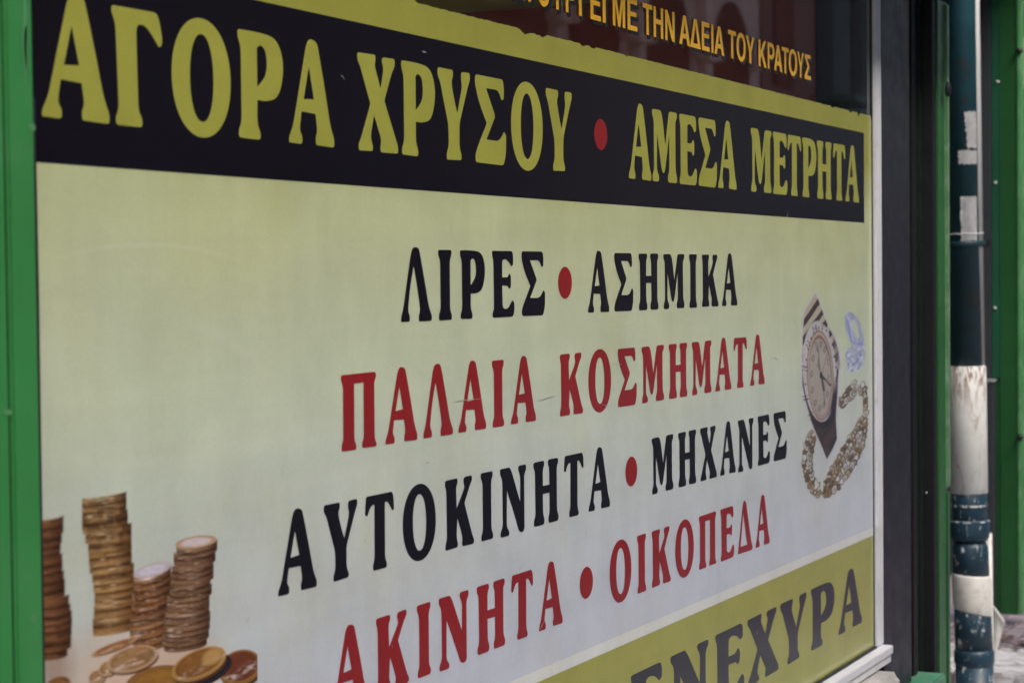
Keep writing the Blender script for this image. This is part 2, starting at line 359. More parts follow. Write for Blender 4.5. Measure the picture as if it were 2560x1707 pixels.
def arc3(p1, p2, p3, wdt, amt):
    A, B, C_ = [(lambda p: np.array([p[0], p[2]]))(onY(*p)) for p in (p1, p2, p3)]
    M = np.array([2 * (B - A), 2 * (C_ - A)]); c = np.linalg.solve(M, [B @ B - A @ A, C_ @ C_ - A @ A])
    return (float(c[0]), float(c[1]), float(np.linalg.norm(A - c)), wdt, float(A[0]), float(C_[0]), amt)
ARCS = [arc3((110, 655), (390, 612), (620, 660), .004, .12), arc3((380, 797), (520, 825), (700, 980), .010, .10),
        arc3((230, 795), (300, 825), (420, 920), .010, .10)]

M_sheet = vinyl('sign_print', 'sheet'); M_pic = vinyl('picture_print', 'picture')
M_yel = vinyl('yellow_print', 'flat', YEL)
M_dark = vinyl('dark_print', 'flat', (.008, .007, .012, 1))
M_red = vinyl('red_print', 'flat', (.25, .016, .019, 1))
M_white = vinyl('white_print', 'flat', (.62, .64, .62, 1))
M_inkyel = vinyl('yellow_letter_print', 'flat', (.325, .33, .062, 1))

# ------------------------------------------------------------------ the sign sheet
sheet_loop = [(XL, Z_BOT - .004), (XR, Z_BOT - .004), (XR, Z_TOP - .012)]
x = XR - .004
bites = [(onY(px, py)[0], dep * .55, w_ * .5) for px, py, dep, w_ in ((1018,12,-.010,.05),(1312,80,.010,.05),(1345,92,.011,.05),(1455,117,.007,.03),(1480,122,.005,.03),(1565,141,.004,.02),(2080,262,.006,.03),(2125,275,.010,.022),(2145,280,.013,.02))]
while x > XL:
    zt = Z_TOP + rng.uniform(-.0008, .0008)
    for bx, dep, w_ in bites:
        if abs(x - bx) < w_: zt -= dep * (1 - (abs(x - bx) / w_) ** 2) * rng.uniform(.3, 1.25)
    sheet_loop.append((x, zt)); x -= rng.uniform(.002, .006)
sheet_loop.append((XL, Z_TOP))
Y0 = -.0012
sheet = link('shop_sign', fill_mesh('shop_sign', [sheet_loop], Y0), M_sheet,
             label='large Greek vinyl sign on the shop window with dark title band and printed coin stacks', cat='sign')
band = link('title_band', fill_mesh('title_band', [[(XL + .002, Z_BAND0), (X_BAND, Z_BAND0), (X_BAND, Z_BAND1), (XL + .002, Z_BAND1)]], Y0 - .0002), M_dark, sheet)
link('white_stripe', fill_mesh('white_stripe', [[(XL + .002, Z_Y1), (XR - .0005, Z_Y1), (XR - .0005, Z_W1), (XL + .002, Z_W1)]], Y0 - .0002), M_white, sheet)
foot = link('yellow_panel', fill_mesh('yellow_panel', [[(XL + .002, Z_BOT - .003), (XR - .0005, Z_BOT - .003), (XR - .0005, Z_Y1 - .0006), (XL + .002, Z_Y1 - .0006)]], Y0 - .0002), M_yel, sheet)

TEXT = {
 'T': [('Α',98.7,268),('Γ',277,403),('Ο',426,573),('Ρ',592,705),('Α',718,831),('Χ',891.5,991),('Ρ',1001,1085),('Υ',1092,1173),('Σ',1185,1262),('Ο',1275,1354),('Υ',1362.5,1427.6),
       ('Α',1569,1625),('Μ',1628,1690.6),('Ε',1696,1739.6),('Σ',1744,1790),('Α',1792.8,1838.7),('Μ',1875,1926.7),('Ε',1930.5,1966),('Τ',1967,2001),('Ρ',2004,2039),('Η',2040.7,2077),('Τ',2081,2111.5),('Α',2111.5,2145)],
 '2': [('Λ',998.7,1076),('Ι',1093.4,1126.7),('Ρ',1148,1210),('Ε',1227.8,1282.7),('Σ',1301.3,1359.7),('Α',1466.8,1519.9),('Σ',1533.2,1580.6),('Η',1594.6,1643.8),('Μ',1656.4,1709),('Ι',1720.9,1740),('Κ',1752.6,1793.6),('Α',1802.3,1840.6)],
 '3': [('Π',849.7,938.5),('Α',959.4,1039.8),('Λ',1054.6,1129),('Α',1142.3,1212),('Ι',1228,1257.4),('Α',1274,1336.5),('Κ',1397,1454.6),('Ο',1468.6,1525.3),('Σ',1541.8,1589.3),('Μ',1602,1658),('Η',1670,1716),('Μ',1727.6,1776.8),('Α',1785.7,1825.8),('Τ',1832,1865.3),('Α',1873,1909.2)],
 '4': [('Α',690.7,787.7),('Υ',807.6,891.7),('Τ',910.4,982.8),('Ο',1004,1086.9),('Κ',1109.8,1181.8),('Ι',1199.9,1229.7),('Ν',1248,1313.5),('Η',1331.4,1393.5),('Τ',1408,1456.9),('Α',1468.4,1522),
       ('Μ',1627.3,1681.4),('Η',1693.6,1738.3),('Χ',1748.7,1789.5),('Α',1798,1836.7),('Ν',1843,1881.9),('Ε',1892.3,1922.7),('Σ',1931.9,1964.8)],
 '5': [('Α',826,915),('Κ',937,1018.9),('Ι',1040.3,1074.2),('Ν',1094.6,1169.9),('Η',1189.8,1260),('Τ',1276,1330.6),('Α',1344,1403.4),('Ο',1521.7,1576),('Ι',1590.8,1613),('Κ',1627,1674.2),('Ο',1685.7,1732.4),('Π',1745,1788.5),('Ε',1799,1833),('Δ',1842,1879),('Α',1886.5,1921.7)],
 '6': [('Ε',1575,1656),('Ν',1674,1769.7),('Ε',1785.8,1858),('Χ',1866.9,1944),('Υ',1949,2014.6),('Ρ',2025.6,2084.7),('Α',2093.7,2153)],
}
YL = Y0 - .00045
def put_letters(rows, parent, mat, glyphs, row, y, ymid, dx=0, dz=0):
    zb, zc = RZ[row]
    for ch, x0, x1 in rows:
        ym = ymid(.5 * (x0 + x1))
        X0, X1 = onY(x0, ym)[0], onY(x1, ym)[0]
        me = glyphs[ch]
        o = bpy.data.objects.new('letter', me); COL.objects.link(o)
        if not me.materials: me.materials.append(None)
        o.material_slots[0].link = 'OBJECT'; o.material_slots[0].material = mat
        o.location = (X0 + dx, y, zb + dz); o.scale = (X1 - X0, 1, zc - zb); o.parent = parent
def midline(row):
    zb, zc = RZ[row]; zm = .5 * (zb + zc)
    tab = [px_of((X, 0, zm)) for X in np.linspace(1.2, 4.3, 80)]
    xs, ys = zip(*tab); return lambda x_: float(np.interp(x_, xs, ys))
for row, mat, par in (('T', M_inkyel, band), ('2', M_dark, sheet), ('3', M_red, sheet), ('4', M_dark, sheet), ('5', M_red, sheet), ('6', M_dark, foot)):
    put_letters(TEXT[row], par, mat, glyph_mesh, row, YL, midline(row))
DOTS = [(1483,1515.6,298,376,band),(1392.9,1427.3,666.8,746.4,sheet),(1561,1590.8,1140.6,1215,sheet),(1446.7,1480,1415.8,1495.4,sheet)]
for x0, x1, y0, y1, par in DOTS:
    xm, ym = .5 * (x0 + x1), .5 * (y0 + y1)
    X0, X1 = onY(x0, ym)[0], onY(x1, ym)[0]; Za, Zb = onY(xm, y1)[2], onY(xm, y0)[2]
    o = link('dot', glyph_mesh['•'], M_red, par); o.location = (X0, YL, Za); o.scale = (X1 - X0, 1, Zb - Za)

# ------------------------------------------------------------------ printed pictures, as coloured meshes on the sheet
def L3(r, g, b): return np.array(srgb(r, g, b)[:3])
class Canvas:
    def __init__(s, x0, x1, y0, y1, step):
        s.xs = np.arange(x0, x1 + step, step); s.ys = np.arange(y0, y1 + step, step)
        s.x, s.y = np.meshgrid(s.xs, s.ys); s.c = np.zeros(s.x.shape + (3,)); s.a = np.zeros(s.x.shape)
    def put(s, mask, col):
        mask = np.clip(mask, 0, 1)
        col = np.broadcast_to(col, s.c.shape)
        na = mask + s.a * (1 - mask)
        w = np.where(na > 1e-6, mask / np.maximum(na, 1e-6), 0)[..., None]
        s.c = s.c * (1 - w) + col * w; s.a = na
    def ell(s, cx, cy, rx, ry, tilt=0, soft=1.5):
        t = math.radians(tilt); dx, dy = s.x - cx, s.y - cy
        u = dx * math.cos(t) + dy * math.sin(t); w = -dx * math.sin(t) + dy * math.cos(t)
        r = np.sqrt((u / rx) ** 2 + (w / ry) ** 2)
        return np.clip((1 - r) * min(rx, ry) / soft + .5, 0, 1), u / rx, w / ry, r
    def poly(s, pts, soft=1.5):
        pts = np.array(pts, float); inside = np.zeros(s.x.shape, bool); dist = np.full(s.x.shape, 1e9)
        for i in range(len(pts)):
            A, B = pts[i - 1], pts[i]
            cond = ((A[1] > s.y) != (B[1] > s.y)) & (s.x < (B[0] - A[0]) * (s.y - A[1]) / (B[1] - A[1] + 1e-12) + A[0])
            inside ^= cond; dist = np.minimum(dist, s.seg(A, B))
        return np.clip(np.where(inside, dist, -dist) / soft + .5, 0, 1)
    def seg(s, A, B):
        A = np.array(A, float); B = np.array(B, float); D = B - A; t = np.clip(((s.x - A[0]) * D[0] + (s.y - A[1]) * D[1]) / (D @ D + 1e-9), 0, 1)
        return np.hypot(s.x - A[0] - t * D[0], s.y - A[1] - t * D[1])
    def line(s, pts, w, soft=1.2):
        m_ = np.zeros(s.x.shape)
        for A, B in zip(pts, pts[1:]): m_ = np.maximum(m_, np.clip((w / 2 - s.seg(A, B)) / soft + .5, 0, 1))
        return m_
    def noise(s, sx, sy, seed, ang=0):
        r = np.random.RandomState(seed); G = r.rand(64, 64); t = math.radians(ang)
        u = (s.x * math.cos(t) + s.y * math.sin(t)) / sx; w = (-s.x * math.sin(t) + s.y * math.cos(t)) / sy
        i, j = np.floor(u).astype(int), np.floor(w).astype(int); fu, fw = u - i, w - j
        fu = fu * fu * (3 - 2 * fu); fw = fw * fw * (3 - 2 * fw)
        g = lambda a_, b_: G[a_ % 64, b_ % 64]
        return (g(i, j) * (1 - fu) + g(i + 1, j) * fu) * (1 - fw) + (g(i, j + 1) * (1 - fu) + g(i + 1, j + 1) * fu) * fw
    def build(s, name, parent, y):
        H_, W_ = s.x.shape
        keep = s.a > .01
        P = np.zeros((H_ * W_, 3)); 
        X = s.x.ravel(); Yp = s.y.ravel()
        c = np.stack([X - 1280, Yp - 853.5, np.full_like(X, F)]); r = R @ c
        tt = (0 - EYE[1]) / r[1]; P[:, 0] = EYE[0] + r[0] * tt; P[:, 1] = y; P[:, 2] = EYE[2] + r[2] * tt
        idx = np.arange(H_ * W_).reshape(H_, W_)
        k = keep[:-1, :-1] | keep[1:, :-1] | keep[:-1, 1:] | keep[1:, 1:]
        lim = (P[:, 0] > XL + .004) & (P[:, 0] < XR - .002) & (P[:, 2] > Z_BOT); lim = lim.reshape(H_, W_)
        k &= lim[:-1, :-1] & lim[1:, :-1] & lim[:-1, 1:] & lim[1:, 1:]
        q = np.stack([idx[1:, :-1][k], idx[1:, 1:][k], idx[:-1, 1:][k], idx[:-1, :-1][k]], 1)
        used = np.unique(q); mp = -np.ones(H_ * W_, int); mp[used] = np.arange(len(used))
        me = bpy.data.meshes.new(name); me.from_pydata(P[used].tolist(), [], mp[q].tolist()); me.update()
        at = me.attributes.new('print', 'FLOAT_COLOR', 'POINT')
        at.data.foreach_set('color', np.c_[s.c.reshape(-1, 3)[used], np.ones(len(used))].astype('f').ravel())
        al = me.attributes.new('cover', 'FLOAT', 'POINT'); al.data.foreach_set('value', s.a.ravel()[used].astype('f'))
        return link(name, me, M_pic, parent)

K = 1.10      # print is brighter than it photographs in the shade
def C8(r, g, b): return np.clip(L3(r, g, b) * K, 0, .9)
cv = Canvas(90, 640, 1215, 1760, 1.9)
X_, Y_ = cv.x, cv.y
# warm reflection of the table
def soft_blob(cx, cy, rx, ry, col, amt):
    m_, _, _, r = cv.ell(cx, cy, rx, ry); cv.put(amt * np.clip(1.25 - r, 0, 1) ** .8, col)
soft_blob(330, 1700, 190, 130, C8(190, 165, 145), .95)
soft_blob(440, 1650, 120, 75, C8(190, 165, 148), .8)
soft_blob(135, 1665, 48, 110, C8(150, 125, 110), .8)
def stack(pts, slope, b, n_, dark, mid, light, seed, blur=1.0, cells=False, top=None):
    """pts: list of (y, cx, halfwidth) from bottom to top"""
    r = np.random.RandomState(seed); ys = [p[0] for p in pts]
    order = np.linspace(ys[0], ys[-1], n_ + 1); th = abs(order[1] - order[0]); order[1:-1] += r.uniform(-.4, .4, n_ - 1) * th
    for k in range(n_):
        yc = order[k + 1]; j = r.uniform(-1, 1)
        cx = np.interp(-yc, [-q for q in ys], [q[1] for q in pts]) + j * 2.4; hw = np.interp(-yc, [-q for q in ys], [q[2] for q in pts]) * (1 + .05 * r.uniform(-1, 1))
        u = (X_ - cx) / hw; inside = np.abs(u) < 1
        arcv = np.sqrt(np.clip(1 - u * u, 0, 1)) * b
        yt = yc + slope * (X_ - cx) + arcv                     # upper rim of this coin, seen on its front
        hgt = th * 1.75
        w = (Y_ - yt) / hgt
        m_ = np.clip((1 - np.abs(u)) * hw / blur + .5, 0, 1) * np.clip((w + .02) * hgt / blur + .5, 0, 1) * np.clip((1 - w) * hgt / blur + .5, 0, 1)
        sh = np.clip(.62 + .5 * np.cos((u + .35) * 1.9), 0, 1) * r.uniform(.62, 1.12)
        c = dark * (1 - sh[..., None]) + mid * sh[..., None]
        hl = np.exp(-((w - .16) / .12) ** 2) * np.exp(-((u + .25 + .2 * j) / .42) ** 2) * r.choice([.1, .35, .8, 1.0])
        c = c * (1 - hl[..., None]) + light * hl[..., None]
        dk = np.exp(-((w - .60) / .16) ** 2) * .7
        c = c * (1 - dk[..., None]) + dark * .45 * dk[..., None]
        if cells:
            g = cv.noise(11, 15, 500, -8); g = np.clip((g - .35) * 2.2, 0, 1)
            kk = np.clip((.62 - (Y_ - ys[-1]) / (ys[0] - ys[-1])) * 2.4, 0, 1)
            c = c * (1 - .55 * (kk * (1 - g))[..., None])
        reed = .90 + .20 * cv.noise(2.6, 9, seed + k); c = c * reed[..., None]
        gl = np.clip((cv.noise(20, 2.6, seed + 200, math.degrees(math.atan(slope)) * .6) - .66) * 4, 0, 1) * np.clip(sh * 1.6 - .7, 0, 1)
        c = c * (1 - .42 * gl[..., None]) + light * .42 * gl[..., None]
        dm = np.clip((cv.noise(26, 6, seed + 300, -8) - .58) * 4, 0, 1); c = c * (1 - .35 * dm[..., None])
        cv.put(m_, c)
    if top:
        yc = order[-1]; cx = pts[-1][1]; hw = pts[-1][2]
        m_, u, w, rr = cv.ell(cx, yc + 0, hw * 1.01, b * 1.25, math.degrees(math.atan(slope)), blur)
        cc = top[0] * (1 - np.clip((rr - .62) * 5, 0, 1)[..., None]) + top[1] * np.clip((rr - .62) * 5, 0, 1)[..., None]
        cc = cc * (.9 + .2 * cv.noise(9, 4, seed + 99))[..., None]
        cv.put(m_, cc)
BR, MD, LT = C8(62, 36, 26), C8(132, 100, 74), C8(232, 216, 204)
GB, GM, GL_ = C8(84, 52, 26), C8(160, 124, 80), C8(222, 204, 170)
stack([(1622,118,42),(1560,126,50),(1500,120,55),(1450,110,52),(1380,98,52),(1340,96,52),(1292,100,55)], -.10, 9, 14, C8(58,34,24), C8(118,80,52), C8(150,110,72), 3, 4.5)
stack([(1570,277,49),(1530,280,50),(1460,284,49),(1400,277,52),(1345,272,56),(1318,268,57),(1300,262,58),(1236,258,57)], -.16, 5, 17, GB, GM, GL_, 5, 3.2, cells=True)
stack([(1592,386,50),(1540,374,54),(1480,379,50),(1430,378,48),(1424,378,48)], -.30, 13, 9, BR, C8(136,94,58), LT, 8, 2.0, top=(C8(188,182,196), C8(176,166,172)))
stack([(1608,462,56),(1560,464,56),(1500,468,55),(1450,473,52),(1400,479,51),(1354,487,52)], -.15, 12, 17, BR, MD, LT, 11, 1.6, top=(C8(190,178,180), C8(172,140,112)))
def coin(cx, cy, rx, ry, tilt, face, rim, thick=9, seed=1, blur=1.6, relief=.3):
    m_, u, w, r = cv.ell(cx + thick * .25, cy + thick, rx, ry, tilt, blur); cv.put(m_, C8(70, 42, 26))
    m_, u, w, r = cv.ell(cx, cy + thick * .5, rx, ry, tilt, blur); cv.put(m_, rim * .75)
    m_, u, w, r = cv.ell(cx, cy, rx, ry, tilt, blur)
    nz = cv.noise(15, 6, seed, tilt) * .7 + cv.noise(6, 3, seed + 1, tilt) * .3
    c = face * (1 - relief + 2 * relief * nz)[..., None]
    rimk = np.clip((r - .84) * 9, 0, 1)[..., None]; c = c * (1 - rimk) + rim * rimk
    inr = np.exp(-((r - .80) / .04) ** 2)[..., None] * .5; c = c * (1 - inr) + C8(90, 60, 36) * inr
    hl = (np.exp(-((w - .35 + .2 * u) / .2) ** 2) * np.clip(nz * 2 - .7, 0, 1))[..., None] * .8
    cv.put(m_, c * (1 - hl) + C8(205, 195, 190) * hl)
coin(283, 1614, 56, 9, -20, C8(140, 98, 60), C8(170, 125, 85), 5, 4, 3)
coin(140, 1712, 34, 20, -25, C8(120, 82, 45), C8(130, 90, 55), 5, 5, 3)
coin(240, 1690, 22, 16, -25, C8(150, 115, 80), C8(170, 140, 110), 6, 6, 2.5)
coin(268, 1668, 26, 17, -25, C8(150, 115, 80), C8(176, 146, 116), 6, 7, 2.5)
coin(597, 1664, 54, 40, -20, C8(98, 52, 34), C8(140, 100, 50), 14, 8, 2.2, .18)
coin(400, 1712, 92, 50, -8, C8(140, 100, 46), C8(120, 80, 45), 8, 9, 2.2, .2)
coin(328, 1645, 66, 29, -16, C8(146, 112, 78), C8(168, 138, 108), 8, 10, 1.8, .38)
m_, u, w, r = cv.ell(512, 1676, 70, 34, -27, 2); cv.put(m_, C8(38, 32, 36))
coin(494, 1656, 72, 33, -24, C8(128, 86, 44), C8(165, 128, 72), 12, 12, 1.8, .2)
m_, u, w, r = cv.ell(527, 1640, 26, 18, -35, 8); cv.put(m_ * .8, C8(178, 142, 88))
cv.build('coin_picture', sheet, Y0 - .0003)

cv = Canvas(1996, 2184, 722, 1262, 1.25)
X_, Y_ = cv.x, cv.y
body = [(2037,733),(2008.6,780),(2005,840),(2004,891),(2004,960),(2012,1002),(2027,1055),(2040,1087),(2050.5,1110),(2065,1148),(2080,1122),(2090.5,1097),(2088,1045),(2092.6,962),(2095.7,910),(2094,872),(2082,841),(2065,807),(2048,759)]
# --- gold chain
def chain(pts, seed):
    for k in range(len(pts) - 1):
        (xa, ya, wa), (xb, yb, wb) = pts[k], pts[k + 1]
        L_ = math.hypot(xb - xa, yb - ya); ns = max(1, int(L_ / 9)); ang = math.degrees(math.atan2(yb - ya, xb - xa))
        for i in range(ns):
            t = i / ns; r_ = np.random.RandomState(seed + 31 * k + i)
            w = wa + (wb - wa) * t; cx, cy = xa + (xb - xa) * t, ya + (yb - ya) * t
            na = math.radians(ang + 90); rows = max(1, int(round(w / 6)))
            for j in range(rows):
                o_ = (j + .5 - rows / 2) * (2 * w / rows) + r_.uniform(-1, 1)
                ex, ey = cx + math.cos(na) * o_, cy + math.sin(na) * o_
                rx = min(6.2, 1.25 * w / rows + 1.5); ry = 10 + r_.uniform(-3, 4)
                tl = 14 + r_.uniform(-32, 32)
                m_, _, _, _ = cv.ell(ex, ey, rx, ry, tl, 1.2); cv.put(m_, C8(60, 50, 44))
                m_, u, q, r = cv.ell(ex - .4, ey - .4, rx * .78, ry * .82, tl, 1.2)
                base = [C8(132, 112, 86), C8(178, 176, 174), C8(104, 90, 76), C8(156, 148, 134)][r_.randint(4)]
                cv.put(m_, base)
                m_, _, _, _ = cv.ell(ex, ey, rx * .30, ry * .42, tl, 1.2); cv.put(m_ * .7, [C8(190, 190, 192), C8(90, 68, 48), C8(76, 56, 44)][r_.randint(3)])
chain([(2103,1008,11),(2117,990,13),(2133,968,15),(2150,966,14),(2160,985,8),(2163,1015,6),(2161,1045,7)], 5)
chain([(2155,1052,12),(2147,1085,19),(2135,1112,24),(2118,1145,26),(2100,1175,26),(2082,1205,22),(2066,1222,18),(2048,1232,15),(2034,1218,13),(2023,1196,13),(2015,1165,13),(2018,1130,14),(2026,1095,12),(2031,1075,9)], 77)
for ex, ey, a_, b_ in ((2053, 1212, 4, 16), (2038, 1208, 3, 10)):
    m_, _, _, _ = cv.ell(ex, ey, a_, b_, 0, 1.5); cv.put(m_, C8(182, 190, 188))
# --- watch
halo = cv.poly(body, 1.5)
big = [(2046 + (x_ - 2046) * 1.09, 935 + (y_ - 935) * 1.03) for x_, y_ in body]
cv.put(cv.poly(big, 5), C8(178, 178, 190))
brown = C8(70, 60, 60); lightm = C8(162, 158, 142)
st = np.sin((X_ * .62 + Y_ * .42) * .36)
cx_ = np.clip(st * 3 + .5 + (cv.noise(5, 26, 9, 30) - .5) * 2, 0, 1)[..., None]
top_c = brown * (1 - cx_) + lightm * cx_
wood = C8(66, 56, 56) * (.5 + .9 * cv.noise(4, 40, 21, 28))[..., None]
mixk = np.clip((Y_ - 900) / 60, 0, 1)[..., None]
cv.put(halo, top_c * (1 - mixk) + wood * mixk)
m_, u, w, r = cv.ell(2052, 946, 41, 125, -2, 1.5); cv.put(m_ * np.clip((Y_ - 960) / 40, 0, 1) * np.clip((X_ - 2040) / 12, 0, 1), C8(44, 42, 50))
m_, u, w, r = cv.ell(2047, 928, 42, 126, -3, 1.5)
bez = C8(172, 170, 172) * (.92 + .12 * cv.noise(12, 30, 4))[..., None]
fade = np.clip(1 - np.clip((X_ - 2062) / 20, 0, 1) * np.clip((Y_ - 935) / 60, 0, 1) * 1.2, 0, 1)
cv.put(m_ * fade, bez)
m_, u, w, r = cv.ell(2048.5, 938, 33.5, 113, -2, 1.5); cv.put(m_, C8(122, 106, 104))
m_, u, w, r = cv.ell(2048.5, 938, 31, 108, -2, 1.5); cv.put(m_, C8(168, 150, 140))
m_, u, w, r = cv.ell(2049, 940, 28.5, 102, -2, 1.5); cv.put(m_, C8(108, 84, 80))
m_, u, w, r = cv.ell(2048.5, 943, 27, 98, -2, 2.0); cv.put(m_, C8(152, 146, 140) * (.94 + .1 * cv.noise(14, 30, 44))[..., None])
ink = C8(62, 54, 54)
for k in range(12):
    th = math.radians(30 * k + 4); ex, ey = 2048.5 + 21.5 * math.sin(th), 940 - 80 * math.cos(th)
    if k == 11:
        cv.put(cv.line([(ex - 3, ey - 12), (ex + 3, ey + 12), (ex + 3, ey - 10), (ex - 3, ey - 12)], 1.4) * .75, ink)
    elif k in (2, 3):
        cv.put(cv.line([(ex - 2, ey - 9), (ex + 1, ey - 6), (ex - 2, ey + 2), (ex + 2, ey + 8)], 1.6) * .75, ink)
    else:
        m1, _, _, r1 = cv.ell(ex, ey, 3.4, 8, 8, 1.0); m2, _, _, _ = cv.ell(ex, ey, 1.8, 5.6, 8, 1.0); cv.put((m1 - m2) * .75, ink)
def digit(ch, cx, cy, h, ang=0, col=None):
    D = {'2': [(-.5,-.8),(.1,-1),(.5,-.5),(-.5,1),(.6,1)], '4': [(.3,1),(.3,-1),(-.5,.3),(.6,.3)], '0': [(-.5,-.6),(0,-1),(.5,-.6),(.5,.6),(0,1),(-.5,.6),(-.5,-.6)],
         '1': [(-.3,-.6),(.1,-1),(.1,1)], '8': [(0,-1),(.5,-.5),(-.5,.5),(0,1),(.5,.5),(-.5,-.5),(0,-1)], '6': [(.4,-1),(-.5,.2),(0,1),(.5,.5),(-.4,.1)]}
    t = math.radians(ang); w_ = h * .42
    P = [(cx + (a_ * w_ * math.cos(t) - b_ * h * math.sin(t)), cy + (a_ * w_ * math.sin(t) + b_ * h * math.cos(t))) for a_, b_ in D[ch]]
    cv.put(cv.line(P, 1.9, .9) * .85, C8(58, 52, 56))
digit('2', 2032, 826, 8, -12); digit('4', 2038, 820, 8, -10); digit('2', 2055, 815, 8, 6)
digit('4', 2073, 838, 8, 20); digit('6', 2086, 888, 7, 30); digit('8', 2089, 948, 7, 5)
digit('2', 2017, 868, 7, -25); digit('2', 2020, 858, 7, -25)
digit('2', 2010, 926, 7, -80); digit('0', 2010, 917, 7, -80); digit('1', 2012, 990, 7, -100); digit('8', 2013, 998, 7, -100); digit('1', 2024, 1035, 7, -130); digit('6', 2029, 1046, 7, -130)
for ex, ey in ((2045, 820), (2064, 826), (2079, 862), (2088, 918), (2026, 846), (2014, 899), (2012, 960), (2018, 1018), (2037, 1052)):
    m_, _, _, _ = cv.ell(ex, ey, 1.6, 3, 0, .8); cv.put(m_, ink)
cv.put(cv.line([(2043, 868), (2050, 940)], 1.6) * .8, ink)
cv.put(cv.line([(2045, 895), (2042, 915), (2048, 925), (2043, 900)], 3) * .5, ink)
cv.put(cv.line([(2052, 938), (2073, 962)], 5.0), ink); cv.put(cv.line([(2062, 950), (2071, 960)], 1.6), C8(140, 120, 110))
cv.put(cv.line([(2052, 938), (2058, 975)], 6), C8(84, 74, 72)); cv.put(cv.line([(2057, 970), (2060, 1014)], 1.6), ink)
cv.put(cv.line([(2052, 938), (2066, 884)], 1.8) * .7, C8(128, 72, 66))
m_, _, _, _ = cv.ell(2051, 938, 3.4, 9, 0, 1.2); cv.put(m_, C8(34, 32, 44))
m_, u, w, r = cv.ell(2090, 880, 4.5, 40, -12, 1.5); cv.put(m_ * .6, C8(104, 92, 100))
# --- two rings
lav = C8(160, 168, 200)
m_, u, w, r = cv.ell(2134, 828, 20, 50, -16, 1.5); m2, _, _, _ = cv.ell(2137, 822, 6.5, 24, -18, 1.5)
tx = cv.noise(4, 22, 61, -18)
cv.put((m_ * (1 - m2)) * .95, lav * (.62 + .62 * tx)[..., None])
cv.put(cv.line([(2118, 800), (2126, 850), (2145, 872)], 2.4) * .7, C8(96, 102, 150))
gem = [(2126,868),(2140,858),(2158,850),(2161,880),(2158,905),(2147,922),(2128,930),(2117,925),(2114,905),(2111,888),(2118,870)]
g1 = cv.noise(5, 7, 71); g2 = cv.noise(3, 4, 72)
cv.put(cv.poly(gem, 1.5) * .85, (C8(108, 118, 166) * (1 - g1[..., None]) + C8(196, 202, 222) * g1[..., None]) * (.6 + .7 * g2)[..., None])
cv.put(cv.poly([(2128,884),(2146,871),(2138,880),(2130,886)], 1.5), C8(170, 176, 150))
cv.build('jewellery_picture', sheet, Y0 - .0003)

# scratches and scuffs in the film
def scuff_mat(name, c):
    q = NT(name); q.col(c); q.set(Roughness=.5); return q.m
M_sd, M_sl = scuff_mat('dark_scratch', (.27, .285, .25, 1)), scuff_mat('pale_scratch', (.30, .29, .28, 1))
def scratch(pts, w, mt):
    P = [onY(x_, y_)[[0, 2]] for x_, y_ in pts]; L_, R_ = [], []
    for i, p in enumerate(P):
        t = P[min(i + 1, len(P) - 1)] - P[max(i - 1, 0)]; t = t / np.linalg.norm(t); nn = np.array([-t[1], t[0]])
        k = .5 * w * math.sin(math.pi * (i + .35) / (len(P) - .3)) * rng.uniform(.7, 1.1)
        L_.append(tuple(p + nn * k)); R_.append(tuple(p - nn * k))
    link('scratch', fill_mesh('scratch', [L_ + R_[::-1]], Y0 - .0007), mt, sheet)
for pts, w, mt in (([(1130,1004),(1150,1001),(1180,998),(1200,996)], .0010, M_sd), ([(1342,1001),(1358,997),(1372,992),(1384,990)], .0012, M_sd), ([(1526,909),(1538,911),(1552,910)], .0010, M_sd),
                   ([(1932,892),(1938,896),(1943,898)], .0022, M_sd), ([(783,1428),(788,1420),(792,1408)], .0014, M_sd), ([(1467,1310),(1465,1325),(1463,1345)], .0035, scuff_mat('soft_smudge', (.42, .45, .43, 1))),
                   ([(906,1355),(909,1350),(911,1346)], .0016, M_sd), ([(1292,1425),(1298,1418),(1305,1411)], .0009, M_sd), ([(1345,1574),(1352,1563),(1357,1552)], .0014, M_sl),
                   ([(1963,548),(1966,540),(1968,530)], .0016, M_sl), ([(1052,129),(1057,131),(1063,132)], .0016, M_sl), ([(848,188),(853,192),(858,200)], .0012, M_sl), ([(620,1540),(617,1548),(613,1556)], .0016, M_sd),
                   ([(700,1185),(703,1180),(705,1176)], .0012, M_sd), ([(2104,1500),(2106,1506),(2107,1512)], .0012, M_sd),
                   ([(1500,1010),(1512,1014),(1530,1012)], .0007, M_sd), ([(1060,1155),(1066,1156),(1071,1155)], .0016, M_sd), ([(1890,1575),(1891,1581),(1891,1586)], .0014, M_sd)):
    scratch(pts, w, mt)

# ------------------------------------------------------------------ yellow line of lettering on the glass above the sign
YT = [('Λ',1253,1275),('Ε',1279,1298),('Ι',1302,1309),('Τ',1306,1334),('Ο',1340,1371.5),('Υ',1376,1404),('Ρ',1411,1438),('Γ',1444,1468),('Ε',1473,1498.7),('Ι',1503.5,1511),('Μ',1528.8,1560),('Ε',1565.7,1590),
      ('Τ',1603.8,1628),('Η',1631,1655),('Ν',1660,1683.6),('Α',1695,1722.4),('Δ',1722.4,1749),('Ε',1751.7,1771),('Ι',1775.6,1780.8),('Α',1783,1807.6),('Τ',1817.7,1837.6),('Ο',1838.6,1861.7),('Υ',1862,1883.7),
      ('Κ',1893.7,1914),('Ρ',1916.6,1933.5),('Α',1932.3,1953),('Τ',1952,1969),('Ο',1969.3,1990.3),('Υ',1990.7,2007.5),('Σ',2009.4,2024.7)]
q = NT('gold_letter_film'); q.col((.85, .46, .02, 1)); q.set(Roughness=.35); q.bump(q.noise(q.coord((1, 1, 1)), 60, 3), .05, .002); M_gold = q.m
